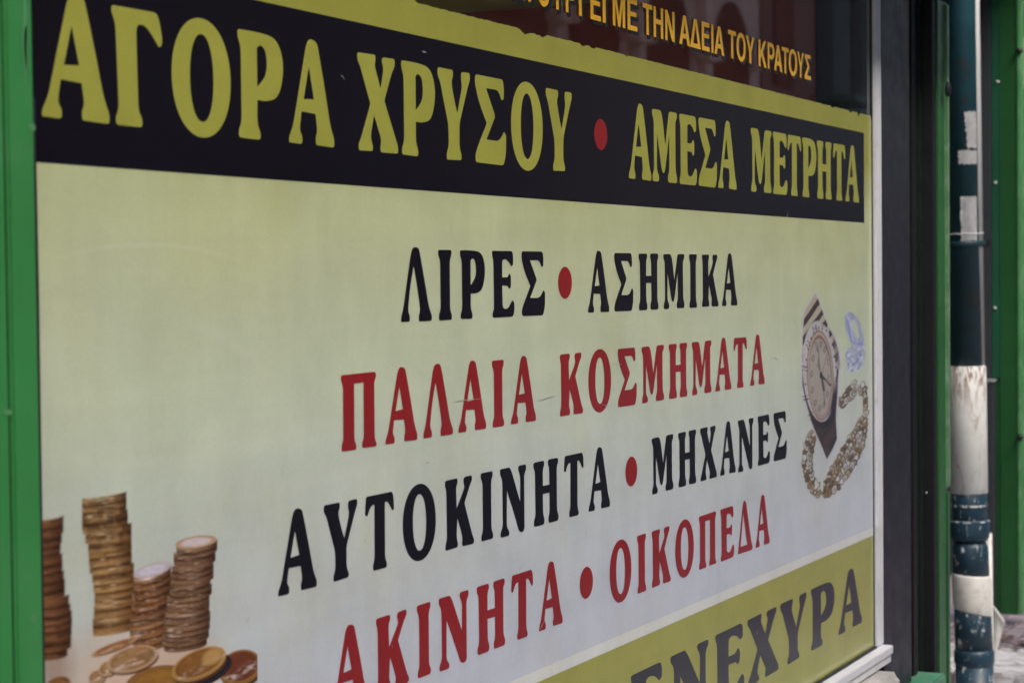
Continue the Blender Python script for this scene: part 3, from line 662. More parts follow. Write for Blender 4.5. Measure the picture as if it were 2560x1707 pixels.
q = NT('black_letter_film'); q.col((.006, .006, .007, 1)); q.set(Roughness=.4); M_blk = q.m
lic = empty('window_lettering', (float(onY(1800, 100)[0]), -.002, RZ['Y'][0]), 'line of small gold Greek letters with black shadows on dark glass above the sign', 'lettering')
inv = Matrix.Translation(-Vector(lic.location))
yz = midline('Y')
before = set(bpy.data.objects)
put_letters(YT, lic, M_gold, sans_mesh, 'Y', Y0 - .0008, yz)
gold = [o for o in bpy.data.objects if o not in before]
before = set(bpy.data.objects)
put_letters(YT, lic, M_blk, sans_mesh, 'Y', Y0, yz, dx=.010, dz=-.0052)
sh_ = [o for o in bpy.data.objects if o not in before]
for o in gold + sh_: o.matrix_parent_inverse = inv
for o in sh_: o.name = 'letter_shadow'

# ------------------------------------------------------------------ shop window: glass, white frame, sill
M_alu = painted('white_aluminium', (.66, .66, .69, 1), .35, .05, 8, dirt=(.25, .22, .18, 1), dirt_amt=.35)
M_grey = painted('anthracite_aluminium', (.011, .0105, .018, 1), .45, .02, 3, bump=0)
M_black = painted('black_aluminium', (.0025, .0025, .0035, 1), .55, .1, 5)
M_dkgreen = painted('dark_green_profile', (.002, .009, .004, 1), .5, .1, 5)
M_green = painted('green_lacquered_metal', (.035, .205, .055, 1), .38, .16, 3.2, dirt=(.10, .26, .11, 1), dirt_amt=.35)
M_green2 = painted('darker_green_metal', (.012, .085, .02, 1), .4, .12, 4)
M_teal = painted('blue_green_strip', (.010, .085, .045, 1), .4, .12, 4)
M_marble = painted('worn_marble', (.36, .34, .31, 1), .6, .2, 12, dirt=(.10, .09, .08, 1), dirt_amt=.6, bump=.3)
M_rubber = painted('black_gasket', (.01, .01, .012, 1), .6, .1, 9)
g = NT('window_glass'); tr = g.n('BsdfTransparent'); tr.inputs[0].default_value = (.90, .93, .92, 1); gs = g.n('BsdfGlossy'); gs.inputs['Roughness'].default_value = .012
gs.inputs['Color'].default_value = (1, 1, 1, 1)
fr = g.n('Fresnel'); fr.inputs['IOR'].default_value = 1.52; mx = g.n('MixShader'); geo = g.n('NewGeometry'); g.l(g.math('MULTIPLY', fr.outputs[0], g.math('SUBTRACT', 1.0, geo.outputs['Backfacing'])), mx.inputs[0]); g.l(tr.outputs[0], mx.inputs[1]); g.l(gs.outputs[0], mx.inputs[2])
g.l(mx.outputs[0], g.out.inputs[0]); M_glass = g.m

win = empty('shop_window', (2.75, 0, Z_BOT - .06), 'big shop window in a white aluminium frame with dark maroon room behind its upper glass', 'window')
Z_GT = 2.12
place(box('glass_pane', XL - .02, XR + .01, .0, .006, Z_BOT - .01, Z_GT, M_glass, 0), win)
fw = [onY(2208, 800, -.012)[0], onY(2208, 500, -.012)[0]]
XF1 = float(np.mean(fw))
# right jamb: main face, a step and the gasket
XFa = XR + .002
place(box('frame_jamb', XFa + .004, XF1, -.010, .05, Z_BOT - .0055, Z_GT + .05, M_alu, .003), win)
place(box('glazing_bead', XFa, XFa + .0038, -.0025, .04, Z_BOT, Z_GT, M_rubber, 0), win)
# bottom rail with a groove
place(box('bottom_rail', XL - .02, XF1 - .0, -.030, .05, Z_BOT - .024, Z_BOT - .006, M_alu, .0012), win)
place(box('rail_lip', XL - .02, XF1 - .002, -.026, .0, Z_BOT - .042, Z_BOT - .0245, M_alu, .001), win)
place(box('gasket', XL - .02, XFa, -.008, .0, Z_BOT - .0055, Z_BOT - .0045 + .003, M_rubber, 0), win)
place(box('top_rail', XL - .02, XF1, -.022, .05, Z_GT, Z_GT + .045, M_alu, .003), win)
# marble sill
bm = bmesh.new(); zs = Z_BOT - .046
xs_end = onY(2240, 1660, -.06)[0]
N_ = 60
prof = [(-.062, zs - .010), (-.068, zs - .018), (-.068, zs - .048), (-.060, zs - .056), (.05, zs - .056), (.05, zs), (-.055, zs)]
rings = []
for i in range(N_ + 1):
    x = XL - .05 + (xs_end - XL + .05) * i / N_
    rings.append([bm.verts.new((x + (rng.uniform(-.002, .002) if i < N_ else 0), y_ + rng.uniform(-.0015, .0015), z_ + rng.uniform(-.0015, .0012))) for y_, z_ in prof])
for A, B in zip(rings, rings[1:]):
    for i in range(len(prof)): bm.faces.new((A[i], B[i], B[(i + 1) % len(prof)], A[(i + 1) % len(prof)]))
bm.faces.new(rings[0]); bm.faces.new(list(reversed(rings[-1])))
bmesh.ops.recalc_face_normals(bm, faces=bm.faces)
link('window_sill', mesh_from(bm, 'window_sill'), M_marble, label='worn grey marble sill under the white bottom rail of the window', cat='window sill')

# ------------------------------------------------------------------ cladding and posts
zb_post, zt_post = .02, 2.148
gp = empty('green_window_post', (1.2, -.02, 0), 'broad bright green metal post at the left end of the window sign', 'post')
XG = X_GREEN
gx = onY(25, 800, -.032)[0]
place(box('front_panel', gx + .0015, onY(97, 800, -.032)[0], -.032, .05, zb_post, zt_post, M_green, .003), gp)
place(box('side_panel', gx - .30, gx - .0015, -.032, .05, zb_post, zt_post, M_green, .003), gp)
place(box('seam', gx - .0012, gx + .0012, -.029, .05, zb_post, zt_post, M_dkgreen, 0), gp)
# grey pilaster right of the window
XP0, XP1 = XF1 + .001, float(np.mean([onY(2276, 300, -.010)[0], onY(2273, 700, -.010)[0]]))
gpil = empty('grey_pilaster', (XP0 + .1, 0, .5), 'plain charcoal grey metal pilaster between the white window frame and the black door frame', 'pilaster')
zpb = onY(2290, 1694, -.01)[2]
place(box('cover_plate', XP0, XP1, -.010, .10, zpb, zt_post, M_grey, .002), gpil)
gpl = box('green_plinth', XP0 + .04, XP1 + .14, -.055, .10, .0, zpb - .004, painted('pale_green_plinth', (.06, .22, .12, 1), .5, .15, 6, dirt=(.3, .3, .25, 1), dirt_amt=.5),
          .004, label='low green plinth block at the foot of the grey pilaster', cat='plinth')
zg = [(XG - .05, Z_BOT), (onY(110, 1640, -.004)[0], Z_BOT), (onY(104, 1150, -.004)[0], onY(104, 1150)[2]), (onY(97.5, 700, -.004)[0], onY(98, 700)[2]), (XG - .004, onY(96, 250)[2]), (XG - .05, onY(96, 200)[2])]
place(link('edge_gasket', fill_mesh('edge_gasket', [zg], -.004), M_rubber), gp)
q = NT('pale_scuff'); q.col((.075, .24, .095, 1)); q.set(Roughness=.5)
for sx, sy, w_, h_ in ((62, 95, .004, .050), (66, 118, .003, .030), (80, 318, .006, .004), (84, 1545, .006, .006), (22, 1030, .010, .003)):
    P = onY(sx, sy, -.0325); bm = bmesh.new()
    vs = [bm.verts.new((P[0] + w_ * math.cos(t) * rng.uniform(.5, 1), -.0324, P[2] + h_ * math.sin(t) * rng.uniform(.6, 1))) for t in np.linspace(0, 2 * math.pi, 11)[:-1]]
    f_ = bm.faces.new(vs); f_.normal_update()
    if f_.normal.y > 0: f_.normal_flip()
    place(link('scuff', mesh_from(bm, 'scuff'), q.m), gp)
# dark door frame: ribs
XD1 = onY(2345, 700, -.02)[0]
dfr = empty('door_frame', ((XP1 + XD1) / 2, .02, 0), 'black ribbed metal door frame between the grey pilaster and the narrow green post', 'door frame')
nb = 6; w_ = (XD1 - XP1) / nb
for i, (mt, yy) in enumerate([(M_black, .012), (M_dkgreen, .016), (M_black, .004), (M_black, .010), (M_dkgreen, .006), (M_black, -.017)]):
    place(box('rib', XP1 + .001 + i * w_, XP1 + (i + 1) * w_ - .002, yy, .10, .02, zt_post, mt, .002), dfr)
for px, py in ((2322, 1231), (2343, 1523)):
    P = onY(px, py, -.004); bm = bmesh.new(); bmesh.ops.create_uvsphere(bm, u_segments=12, v_segments=8, radius=.0045)
    o = link('screw', mesh_from(bm, 'screw', True), M_alu); o.location = (P[0], -.001 if px > 2330 else .001, P[2]); place(o, dfr)
M_postg = painted('mid_green_metal', (.018, .105, .025, 1), .38, .16, 3.2)
# narrow green post
XE0, XE1 = XD1 + .002, onY(2371, 700, -.02)[0]
ngp = empty('narrow_green_post', ((XE0 + XE1) / 2, -.02, 0), 'narrow green metal post with a pale painted highlight on its edge, left of the drainpipe', 'post')
ym = .5
place(box('front_face', XE0, XE0 + (XE1 - XE0) * .70, -.020, .10, .02, zt_post, M_postg, .003), ngp)
zcut = onY(2368, 1226, -.03)[2]
M_pale = painted('pale_highlight_green', (.10, .23, .10, 1), .35, .15, 9, dirt=(.45, .55, .42, 1), dirt_amt=.5)  # highlight along the rounded edge, put into the colour
place(box('edge_trim', XE0 + (XE1 - XE0) * .70 + .001, XE1, -.025, .10, zcut, zt_post, M_pale, .006), ngp)
place(box('edge_trim', XE0 + (XE1 - XE0) * .70 + .001, XE1, -.023, .10, .02, zcut - .002, M_postg, .006), ngp)
P = onY(2369, 224, -.036); bm = bmesh.new(); bmesh.ops.create_uvsphere(bm, u_segments=16, v_segments=10, radius=.014)
o = link('bolt_head', mesh_from(bm, 'bolt_head', True), M_rubber); o.location = (P[0], -.037, P[2]); o.scale = (1, .5, 1.3); place(o, ngp)

# ------------------------------------------------------------------ gap between the shops: wall, drainpipe
M_wall = painted('dark_render', (.035, .04, .042, 1), .8, .2, 7, bump=.3)
PZ = 5.9
def at_depth(px, py, Z): 
    r = ray(px, py); return EYE + r * (Z / F)
PC = at_depth(2427, 1500, PZ); PR = .0545
PX, PY = float(PC[0]), float(PC[1])
def pz(py): # height on the pipe of photo row py
    return float(at_depth(2427, py, PZ)[2])
print('PIPE', PX, PY, pz(915), pz(1700))
def pipe_paint(name, base, paint, frac, flake):
    q = NT(name); co = q.coord()
    sp = q.n('SeparateXYZ'); q.l(co, sp.inputs[0])
    b1 = q.ramp(q.noise(co, 14, 6, .65), [(.3, tuple(c * .7 for c in paint[:3]) + (1,)), (.72, tuple(c * 1.25 for c in paint[:3]) + (1,))])
    # chips and scratches down to the white plastic
    mp = q.n('Mapping'); mp.inputs['Scale'].default_value = (1, 1, .45); q.l(co, mp.inputs[0])
    ch = q.noise(mp.outputs[0], 62, 8, .72, .8)
    msk = q.ramp(ch, [(flake, (0, 0, 0, 1)), (flake + .02, (1, 1, 1, 1))])
    rust = q.ramp(q.noise(co, 11, 7, .7), [(.56, (0, 0, 0, 1)), (.70, (.7, .7, .7, 1))])
    b1 = q.mix(rust, b1, (.045, .035, .03, 1))
    c = q.mix(msk, b1, base)
    if frac is not None:
        edge = q.math('GREATER_THAN', q.math('ADD', frac(q, sp), q.math('MULTIPLY', q.math('SUBTRACT', q.noise(co, 22, 4), .5), .0012)), 0.0)
        c = q.mix(edge, c, base)
    q.col(c); q.set(Roughness=.42); q.bump(q.noise(co, 60, 5, .6), .12, .002)
    return q.m
WHITE = (.74, .74, .72, 1)
TEAL = (.017, .052, .082, 1)
TEAL_UP = (.012, .060, .080, 1)
# the unpainted strip: a vertical band on the street side, its edge leaning slightly
rv = Vector((R[0][0], R[1][0], 0)).normalized()       # direction that is 'right' on the pipe as seen from the street
def strip(q, sp):
    u = q.math('ADD', q.math('MULTIPLY', sp.outputs[0], rv.x), q.math('MULTIPLY', sp.outputs[1], rv.y))
    lim = q.math('MULTIPLY_ADD', q.math('SUBTRACT', pz(620), sp.outputs[2], clamp=True), .016, .030)
    return q.math('SUBTRACT', u, lim)
M_pu = pipe_paint('pipe_paint_upper', WHITE, TEAL_UP, strip, .80)
M_pl = pipe_paint('pipe_paint_lower', WHITE, TEAL, None, .60)
def pvc(name):
    q = NT(name); co = q.coord()
    c = q.ramp(q.noise(co, 9, 6, .6), [(.3, (.60, .60, .57, 1)), (.7, (.78, .78, .76, 1))])
    mp = q.n('Mapping'); mp.inputs['Scale'].default_value = (1, 1, .3); q.l(co, mp.inputs[0])
    g1 = q.ramp(q.noise(mp.outputs[0], 36, 8, .7, 1.0), [(.56, (0, 0, 0, 1)), (.66, (.8, .8, .8, 1))])
    c = q.mix(g1, c, (.32, .26, .21, 1))
    sp = q.n('SeparateXYZ'); q.l(co, sp.inputs[0])
    # rust streaks that run from the upper rim
    near = q.math('MULTIPLY', q.math('SUBTRACT', sp.outputs[2], pz(915) - .14), 8.0, clamp=True)
    mp2 = q.n('Mapping'); mp2.inputs['Scale'].default_value = (1, 1, .22); q.l(co, mp2.inputs[0])
    rs = q.ramp(q.noise(mp2.outputs[0], 60, 6, .6, 1.5), [(.48, (0, 0, 0, 1)), (.56, (1, 1, 1, 1))])
    c = q.mix(q.math('MULTIPLY', rs, near), c, (.18, .085, .035, 1))
    q.col(c); q.set(Roughness=.4); q.bump(q.noise(co, 30, 4), .08, .002); return q.m
M_pvc = pvc('white_plastic'); M_clean = painted('ivory_plastic', (.78, .76, .70, 1), .45, .08, 14, dirt=(.3, .27, .24, 1), dirt_amt=.5)
pipe = empty('drainpipe', (PX, PY, 0), 'plastic drainpipe half painted dark blue-green with bare white lengths, between the green posts', 'drainpipe')
LEAN = Matrix.Rotation(-.0115, 4, Vector((R[0][2], R[1][2], 0)).normalized())
LEAN_P = Vector((PX, PY, pz(1500)))
def lean(o):
    L = Matrix.Translation(LEAN_P) @ LEAN @ Matrix.Translation(-LEAN_P) @ Matrix.Translation(o.location)
    o.matrix_world = L
lean(pipe)
def pl(name, prof, mat, **k):
    o = link(name, lathe_mesh(name, prof, 48, cap=k.get('cap', True)), mat, pipe); return o
def ring_prof(z0, z1, r, lip=.003):   # straight tube with softened ends
    return [(r - lip, z0), (r, z0 + lip), (r, z1 - lip), (r - lip, z1)]
r0 = PR - .004
pl('pipe_length', [(r0, pz(930)), (r0, 3.6)], M_pu)
pl('white_sleeve', ring_prof(pz(1231), pz(913), PR), M_pvc)
pl('pipe_length', ring_prof(pz(1300), pz(1225), PR - .0035), M_pl)
pl('joint_ring', ring_prof(pz(1263), pz(1256), PR - .0015, .001), M_pl)
pl('socket_collar', [(PR - .004, pz(1349)), (PR + .001, pz(1342)), (PR + .0035, pz(1330)), (PR + .0035, pz(1303)), (PR + .0015, pz(1297)), (PR - .004, pz(1296))], M_pl)
# bent lower fitting (slightly angled towards the street)
def swept(name, cs, mat, seg=44, cap=True):
    pr = []
    for i, (dx, dy, z, r, tilt) in enumerate(cs):
        u = (rv * math.cos(tilt) + Vector((0, 0, 1)) * -math.sin(tilt)); w = Vector((-rv.y, rv.x, 0))
        pr.append((Vector((0, 0, z)) + rv * dx + w * dy, u, w, r))
    return link(name, lathe_mesh(name, pr, seg, path=True, cap=cap), mat, pipe)
swept('elbow', [(0, 0, pz(1352), PR - .010, 0), (.001, 0, pz(1365), PR - .003, .03), (.0015, 0, pz(1385), PR - .002, .06), (.002, 0, pz(1445), PR - .001, .08)], M_pl)
swept('white_band', [(.002, 0, pz(1434), PR + .001, .07), (.0025, 0, pz(1438), PR + .003, .08), (.0045, 0, pz(1525), PR + .003, .22), (.0045, 0, pz(1529), PR + .001, .22)], M_clean)
swept('pipe_length', [(.004, 0, pz(1500), PR - .001, .15), (.006, 0, pz(1560), PR, .05), (.007, 0, pz(1622), PR + .0005, 0)], M_pl)
swept('socket_collar', [(.007, 0, pz(1620), PR, 0), (.007, 0, pz(1630), PR + .004, 0), (.0075, 0, pz(1652), PR + .0045, 0), (.0075, 0, pz(1665), PR - .001, 0)], M_pl)
swept('pipe_length', [(.0075, 0, pz(1662), PR + .001, 0), (.0075, 0, -.02, PR + .001, 0)], M_pl)
M_worn = pipe_paint('worn_ring_paint', WHITE, TEAL, None, .50)
pl('worn_ring', ring_prof(pz(1264), pz(1258), PR - .0008, .001), M_worn)
pl('worn_ring', ring_prof(pz(1302), pz(1298), PR + .004, .001), M_worn)
# clamp with bolt
cl = link('pipe_clamp', lathe_mesh('pipe_clamp', ring_prof(pz(617), pz(604), PR + .004, .001), 48), painted('clamp_paint', (.012, .04, .05, 1), .4, .15, 20), pipe)
bm = bmesh.new(); bm_box(bm, -.012, .020, -.014, .014, pz(619), pz(602))
o = link('bolt', mesh_from(bm, 'bolt', bev=.003), M_grey, cl); o.location = rv * (PR + .006)
link('tie_wire', lathe_mesh('tie_wire', ring_prof(pz(587), pz(584.5), PR - .0015, .0008), 40), M_alu, pipe)
# open branch behind, with a rim
bm_c = []
w_back = Vector((-rv.y, rv.x, 0))
A = Vector(at_depth(2482, 1640, PZ + .10)) - Vector((PX, PY, 0)); B = Vector(at_depth(2495, 1534, PZ + .10)) - Vector((PX, PY, 0))
u = (rv * .54 - Vector((0, 0, .84))).normalized(); w2 = w_back
pr = []
for t, r in ((-.3, .006), (0, .009), (.35, .017), (.7, .025), (.90, .0285), (.91, .0325), (1.0, .0335), (1.01, .032)):
    pr.append((A + (B - A) * t, u, w2, r))
pr += [(A + (B - A) * .97, u, w2, .028), (A + (B - A) * .5, u, w2, .018)]
link('branch_socket', lathe_mesh('branch_socket', pr, 40, path=True, cap=False), M_clean, pipe)
st_ = at_depth(2474, 1560, PZ + .07)
link('back_pipe', lathe_mesh('back_pipe', [(.010, -.02), (.010, pz(1340))], 20), M_clean, pipe).location = Vector((st_[0] - PX, st_[1] - PY, 0))
# torn paper on the pipe
q = NT('torn_paper'); co = q.coord()
q.col(q.ramp(q.noise(co, 30, 6, .7), [(.3, (.50, .50, .52, 1)), (.65, (.74, .74, .75, 1))])); q.set(Roughness=.8); q.bump(q.noise(co, 50, 4), .3, .003); M_paper = q.m
cam_dir = math.atan2(EYE[1] - PY, EYE[0] - PX)
def paper(x0, x1, y0, y1, label, jag=.004, seed=0, lower_jag=False):
    """a patch that hugs the pipe; x given as photo columns"""
    r_ = np.random.RandomState(seed); rr = r0 + .0012
    def ang(px):
        s_ = max(-.98, min(.98, (px - 2427 + 5) / 46.0)); return cam_dir + math.asin(s_)   # turning to the right as seen
    n1, n2 = 14, 22
    a0, a1 = ang(x0), ang(x1)
    bm = bmesh.new(); G = []
    for j in range(n2 + 1):
        row = []; z = pz(y0) + (pz(y1) - pz(y0)) * j / n2
        ja = r_.uniform(-1, 1) * jag / rr + (j / n2) * (.12 if lower_jag else 0)
        for i in range(n1 + 1):
            aa = a0 + ja + (a1 - a0 - ja) * i / n1
            zz = z + (r_.uniform(-1, 1) * jag if j in (0, n2) else 0)
            k = rr + (.004 * max(0, 1 - i / 2) * r_.rand())
            row.append(bm.verts.new((k * math.cos(aa), k * math.sin(aa), zz)))
        G.append(row)
    for j in range(n2):
        for i in range(n1): bm.faces.new((G[j][i], G[j + 1][i], G[j + 1][i + 1], G[j][i + 1]))
    bmesh.ops.solidify(bm, geom=list(bm.faces), thickness=.0005)
    o = link('torn_poster', mesh_from(bm, 'torn_poster'), M_paper, label=label, cat='paper', group='scraps of paper on the drainpipe'); o.location = (PX, PY, 0); lean(o)
paper(2424, 2454, 286, 375, 'tall ragged scrap of white paper, topmost on the drainpipe', .003, 1, True)
paper(2408, 2454, 380, 414, 'small crumpled grey scrap of paper just below the ragged one on the drainpipe', .003, 2)
paper(2411, 2452, 494, 603, 'clean white paper rectangle directly above the pipe clamp', .0012, 3)

# wall in the gap and neighbour's green front
NX = 7.4
def ny(px, py=700): return float(onX(px, py, NX)[1])
gw = empty('gap_wall', (6.2, .5, 0), 'dark rendered wall set back behind the drainpipe between the two shops', 'wall')
place(box('wall_face', XE1 + .02, NX - .02, ny(2452) - .0 + .12, .95, .0, 3.5, M_wall, 0), gw)
nb_ = empty('neighbour_shopfront', (NX, .4, .2), 'dark green metal shopfront post with rivets beyond the drainpipe at the right edge', 'shopfront')
zledge = float(onX(2470, 946, NX)[2])
NB = float(onX(2510, 1535, NX)[2])
M_anth2 = painted('dull_anthracite', (.030, .036, .042, 1), .5, .1, 6)
place(box('grey_channel', NX - .01, NX + .08, ny(2479), ny(2447), zledge, 3.4, M_anth2, .002), nb_)
place(box('lower_channel', NX - .055, NX + .08, ny(2487), ny(2450), NB + .01, zledge - .012, M_anth2, .003), nb_)
place(box('channel_cap', NX - .06, NX + .08, ny(2490), ny(2450), zledge - .011, zledge - .001, painted('pale_cap', (.25, .27, .27, 1), .5), .001), nb_)
place(box('rivet_strip', NX, NX + .08, ny(2497), ny(2479.5), zledge + .001, 3.4, M_teal, .002), nb_)
place(box('green_panel', NX + .006, NX + .08, ny(2541), ny(2497.5), NB, 3.4, M_green2, .002), nb_)
place(box('green_panel', NX + .010, NX + .08, ny(2497.3), ny(2487.5), NB + .001, zledge - .013, M_green2, .002), nb_)
place(box('corner_trim', NX - .0, NX + .075, ny(2552), ny(2541.3), NB, 3.4, painted('corner_green', (.075, .26, .09, 1), .35, .15, 6, dirt=(.3, .45, .3, 1), dirt_amt=.5), .006), nb_)
for px, py in ((2494, 205), (2489, 457), (2487.5, 770)):
    P = onX(px, py, NX); bm = bmesh.new(); bmesh.ops.create_uvsphere(bm, u_segments=12, v_segments=8, radius=.0055)
    o = link('rivet', mesh_from(bm, 'rivet', True), M_alu); o.location = (NX - .001, P[1], P[2]); place(o, nb_)
for px, py in ((2549, 128), (2551, 1092)):
    P = onX(px, py, NX); bm = bmesh.new(); bmesh.ops.create_uvsphere(bm, u_segments=12, v_segments=8, radius=.012)
    o = link('bolt_head', mesh_from(bm, 'bolt_head', True), M_rubber); o.location = (NX - .004, P[1], P[2]); place(o, nb_)

# ------------------------------------------------------------------ ground: pavement, stone landing, road
M_pave = painted('pavement_concrete', (.20, .19, .185, 1), .85, .2, 3, dirt=(.08, .08, .08, 1), dirt_amt=.5, bump=.3)
box('pavement', -14, 60, -2.6, 1.0, -.15, 0, M_pave, 0, kind='structure')
M_road = painted('asphalt', (.05, .05, .052, 1), .9, .2, 4, bump=.5)
box('road', -14, 60, -7.4, -2.6, -.40, -.13, M_road, 0, kind='structure')
box('far_pavement', -14, 60, -9.2, -7.4, -.15, 0, painted('pale_paving', (.45, .44, .42, 1), .8, .15, 3), 0, kind='structure')
box('ground', -200, 200, -200, 200, -.6, -.41, painted('earth', (.12, .11, .10, 1), .9), 0, kind='structure')
LZ = .2
ex0 = float(onZ(2500, 1686, LZ)[0]); ex1 = float(onZ(2500, 1618, LZ)[0])
land = empty('stone_landing', (ex0, -.2, 0), 'raised landing of small mauve paving tiles with peeling white painted edge, beyond the drainpipe', 'landing')
M_joint = painted('dark_joint', (.02, .017, .02, 1), .9, .2, 12)
place(box('landing_bed', ex0 + .02, 14, -1.6, .95, .0, LZ - .012, M_joint, 0), land)
def peel(name):
    q = NT(name); co = q.coord()
    mp = q.n('Mapping'); mp.inputs['Scale'].default_value = (1.6, .8, 1); q.l(co, mp.inputs[0])
    c0 = q.ramp(q.noise(co, 30, 6, .7), [(.3, (.20, .18, .18, 1)), (.7, (.42, .40, .38, 1))])
    m1 = q.ramp(q.noise(mp.outputs[0], 13, 9, .72, .9), [(.44, (1, 1, 1, 1)), (.56, (0, 0, 0, 1))])
    c = q.mix(m1, c0, (.60, .59, .60, 1))
    d_ = q.ramp(q.noise(co, 26, 8, .75, .4), [(.64, (0, 0, 0, 1)), (.68, (1, 1, 1, 1))])
    q.col(q.mix(d_, c, (.05, .04, .05, 1))); q.set(Roughness=.7); q.bump(q.noise(mp.outputs[0], 13, 9, .72, .9), .5, .004); return q.m
M_peel = peel('peeling_white_paint')
box_e = [(-1.6, -.55), (-.546, .38), (.384, .95)]
for ya, yb in box_e: place(box('edge_stone', ex0, ex1, ya, yb, .055, LZ + .004, M_peel, .008), land)
place(box('step_stone', ex0 - .75, ex0 - .006, -1.6, .45, .0, .15, M_peel, .01), land)
tm = []
for k in range(4):
    b_ = .50 + .0 * k
    c = [(.26, .21, .23, 1), (.19, .16, .18, 1), (.33, .28, .29, 1), (.23, .20, .22, 1)][k]
    tm.append(painted('mauve_tile', c, .8, .2, 16, dirt=(.08, .05, .05, 1), dirt_amt=.8, bump=.35))
ts = .068
tile = None
ntile = 0
x = ex1 + .006
bm = bmesh.new(); bm_box(bm, 0, ts - .007, 0, ts - .007, -.02, 0); tmesh = mesh_from(bm, 'tile', bev=.002, seg=1); tmesh.materials.append(tm[0])
TY0, TY1 = float(onZ(2575, 1600, LZ)[1]) - .02, float(onZ(2470, 1560, LZ)[1]) + .12
while x < ex1 + 1.15:
    y = TY0
    while y < TY1 - .01:
        if True:
            o = bpy.data.objects.new('tile', tmesh); COL.objects.link(o); o.location = (x, y, LZ + rng.uniform(-.003, .003))
            o.rotation_euler = (rng.uniform(-.01, .01), rng.uniform(-.01, .01), rng.uniform(-.015, .015))
            o.material_slots[0].link = 'OBJECT'; o.material_slots[0].material = tm[rng.randint(4)]
            place(o, land); ntile += 1
        y += ts
    x += ts
place(box('landing_surface', ex1 + .003, x - .003, -1.59, TY0 - .004, .05, LZ, tm[0], 0), land); place(box('landing_surface', ex1 + .003, x - .003, y + .002, .94, .05, LZ, tm[0], 0), land)
place(box('landing_surface', x + .002, 13.9, -1.59, .94, .05, LZ, tm[0], 0), land)
bm = bmesh.new()
for i in range(14):
    px, py = random.uniform(2492, 2559), random.uniform(1590, 1625)
    P = onZ(px, py, LZ + .01); s_ = random.uniform(.008, .022)
    vs = [bm.verts.new((P[0] + math.cos(t) * s_ * random.uniform(.5, 1.4), P[1] + math.sin(t) * s_ * random.uniform(.6, 1.8), P[2] + random.uniform(-.001, .006))) for t in np.linspace(0, 2 * math.pi, 7)[:-1]]
    bm.faces.new(vs)
link('dry_leaf_litter', mesh_from(bm, 'dry_leaf_litter'), painted('dry_leaf', (.07, .035, .03, 1), .8), label='dark crumbs of dry leaves on the mauve tiles by the white painted edge', cat='litter', kind='stuff')

# display of goods past the neighbour's post
rk = empty('goods_display', (8.6, .6, .2), 'rack of colourful goods at the far right edge behind the green post', 'display rack')
def dz_(py): return float(onX(2556, py, 8.5)[2])
place(box('rack_board', 8.56, 8.60, -.2, 1.2, .2, 3.2, painted('rack_dark', (.03, .03, .035, 1), .6), 0), rk)
for i, (y0, y1, c) in enumerate(((0, 95, (.05, .04, .08, 1)), (95, 220, (.55, .52, .40, 1)), (228, 420, (.10, .09, .13, 1)), (430, 515, (.38, .33, .28, 1)), (520, 650, (.30, .02, .05, 1)), (655, 755, (.40, .40, .40, 1)),
                                  (760, 885, (.05, .05, .07, 1)), (890, 960, (.42, .41, .40, 1)), (966, 1060, (.60, .50, .05, 1)), (1068, 1180, (.25, .22, .20, 1)), (1190, 1330, (.42, .36, .12, 1)), (1340, 1500, (.10, .10, .14, 1)))):
    place(box('goods_box', 8.46, 8.555, float(onX(2640, 700, 8.5)[1]), float(onX(2548, 700, 8.5)[1]), dz_(y1), dz_(y0), painted('goods_print', c, .5, .25, 20), .004), rk)

# ------------------------------------------------------------------ room behind the glass
M_maroon = painted('maroon_wall', (.40, .065, .045, 1), .6, .15, 2)
M_rdark = painted('dark_room', (.02, .014, .012, 1), .7)
room = empty('shop_interior', (2.7, 1.5, 0), 'dark maroon shop room seen dimly through the glass above the sign', 'room')
place(box('back_wall', -1.7, 4.775, 3.0, 3.1, 0, 2.9, painted('olive_wall', (.55, .44, .20, 1), .7), 0), room)
place(box('added_window', -1.72, -1.714, .62, 3.0, .3, 2.7, M_glass, 0), room)  # added out of view, lets daylight onto the maroon partition
place(box('ceiling', -1.7, 4.775, .10, 3.0, 2.72, 2.8, painted('olive_ceiling', (.5, .42, .25, 1), .7), 0), room)
place(box('floor', -1.7, 4.775, .10, 3.0, -.05, .004, painted('pale_floor_tile', (.55, .52, .48, 1), .5), 0), room)
PT = float(onX(1250, 26, 4.70)[2])
place(box('partition', 4.70, 4.745, .14, 3.0, 0, PT, M_maroon, 0), room)
place(box('end_wall', 4.75, 4.775, .14, 3.0, 0, 2.72, painted('olive_wall', (.55, .44, .20, 1), .7), 0), room)
jz0 = .3
place(box('reveal_strip', XR - .004, XR + .09, .008, onX(2156, 150, XR)[1], jz0, 2.7, M_anth2, 0), room)
place(box('reveal_strip', XR - .003, XR + .09, onX(2155, 150, XR)[1], onX(2096, 150, XR)[1], jz0, 2.7, painted('reveal_dark', (.012, .012, .014, 1), .6), 0), room)
place(box('reveal_strip', XR - .002, XR + .09, onX(2095, 150, XR)[1], onX(2040, 150, XR)[1], jz0, 2.7, M_black, 0), room)
place(box('sign_backing', XL, XR - .01, .008, .012, Z_BOT - .02, Z_TOP - .02, painted('backing_film', (.05, .05, .05, 1), .8), 0), room)

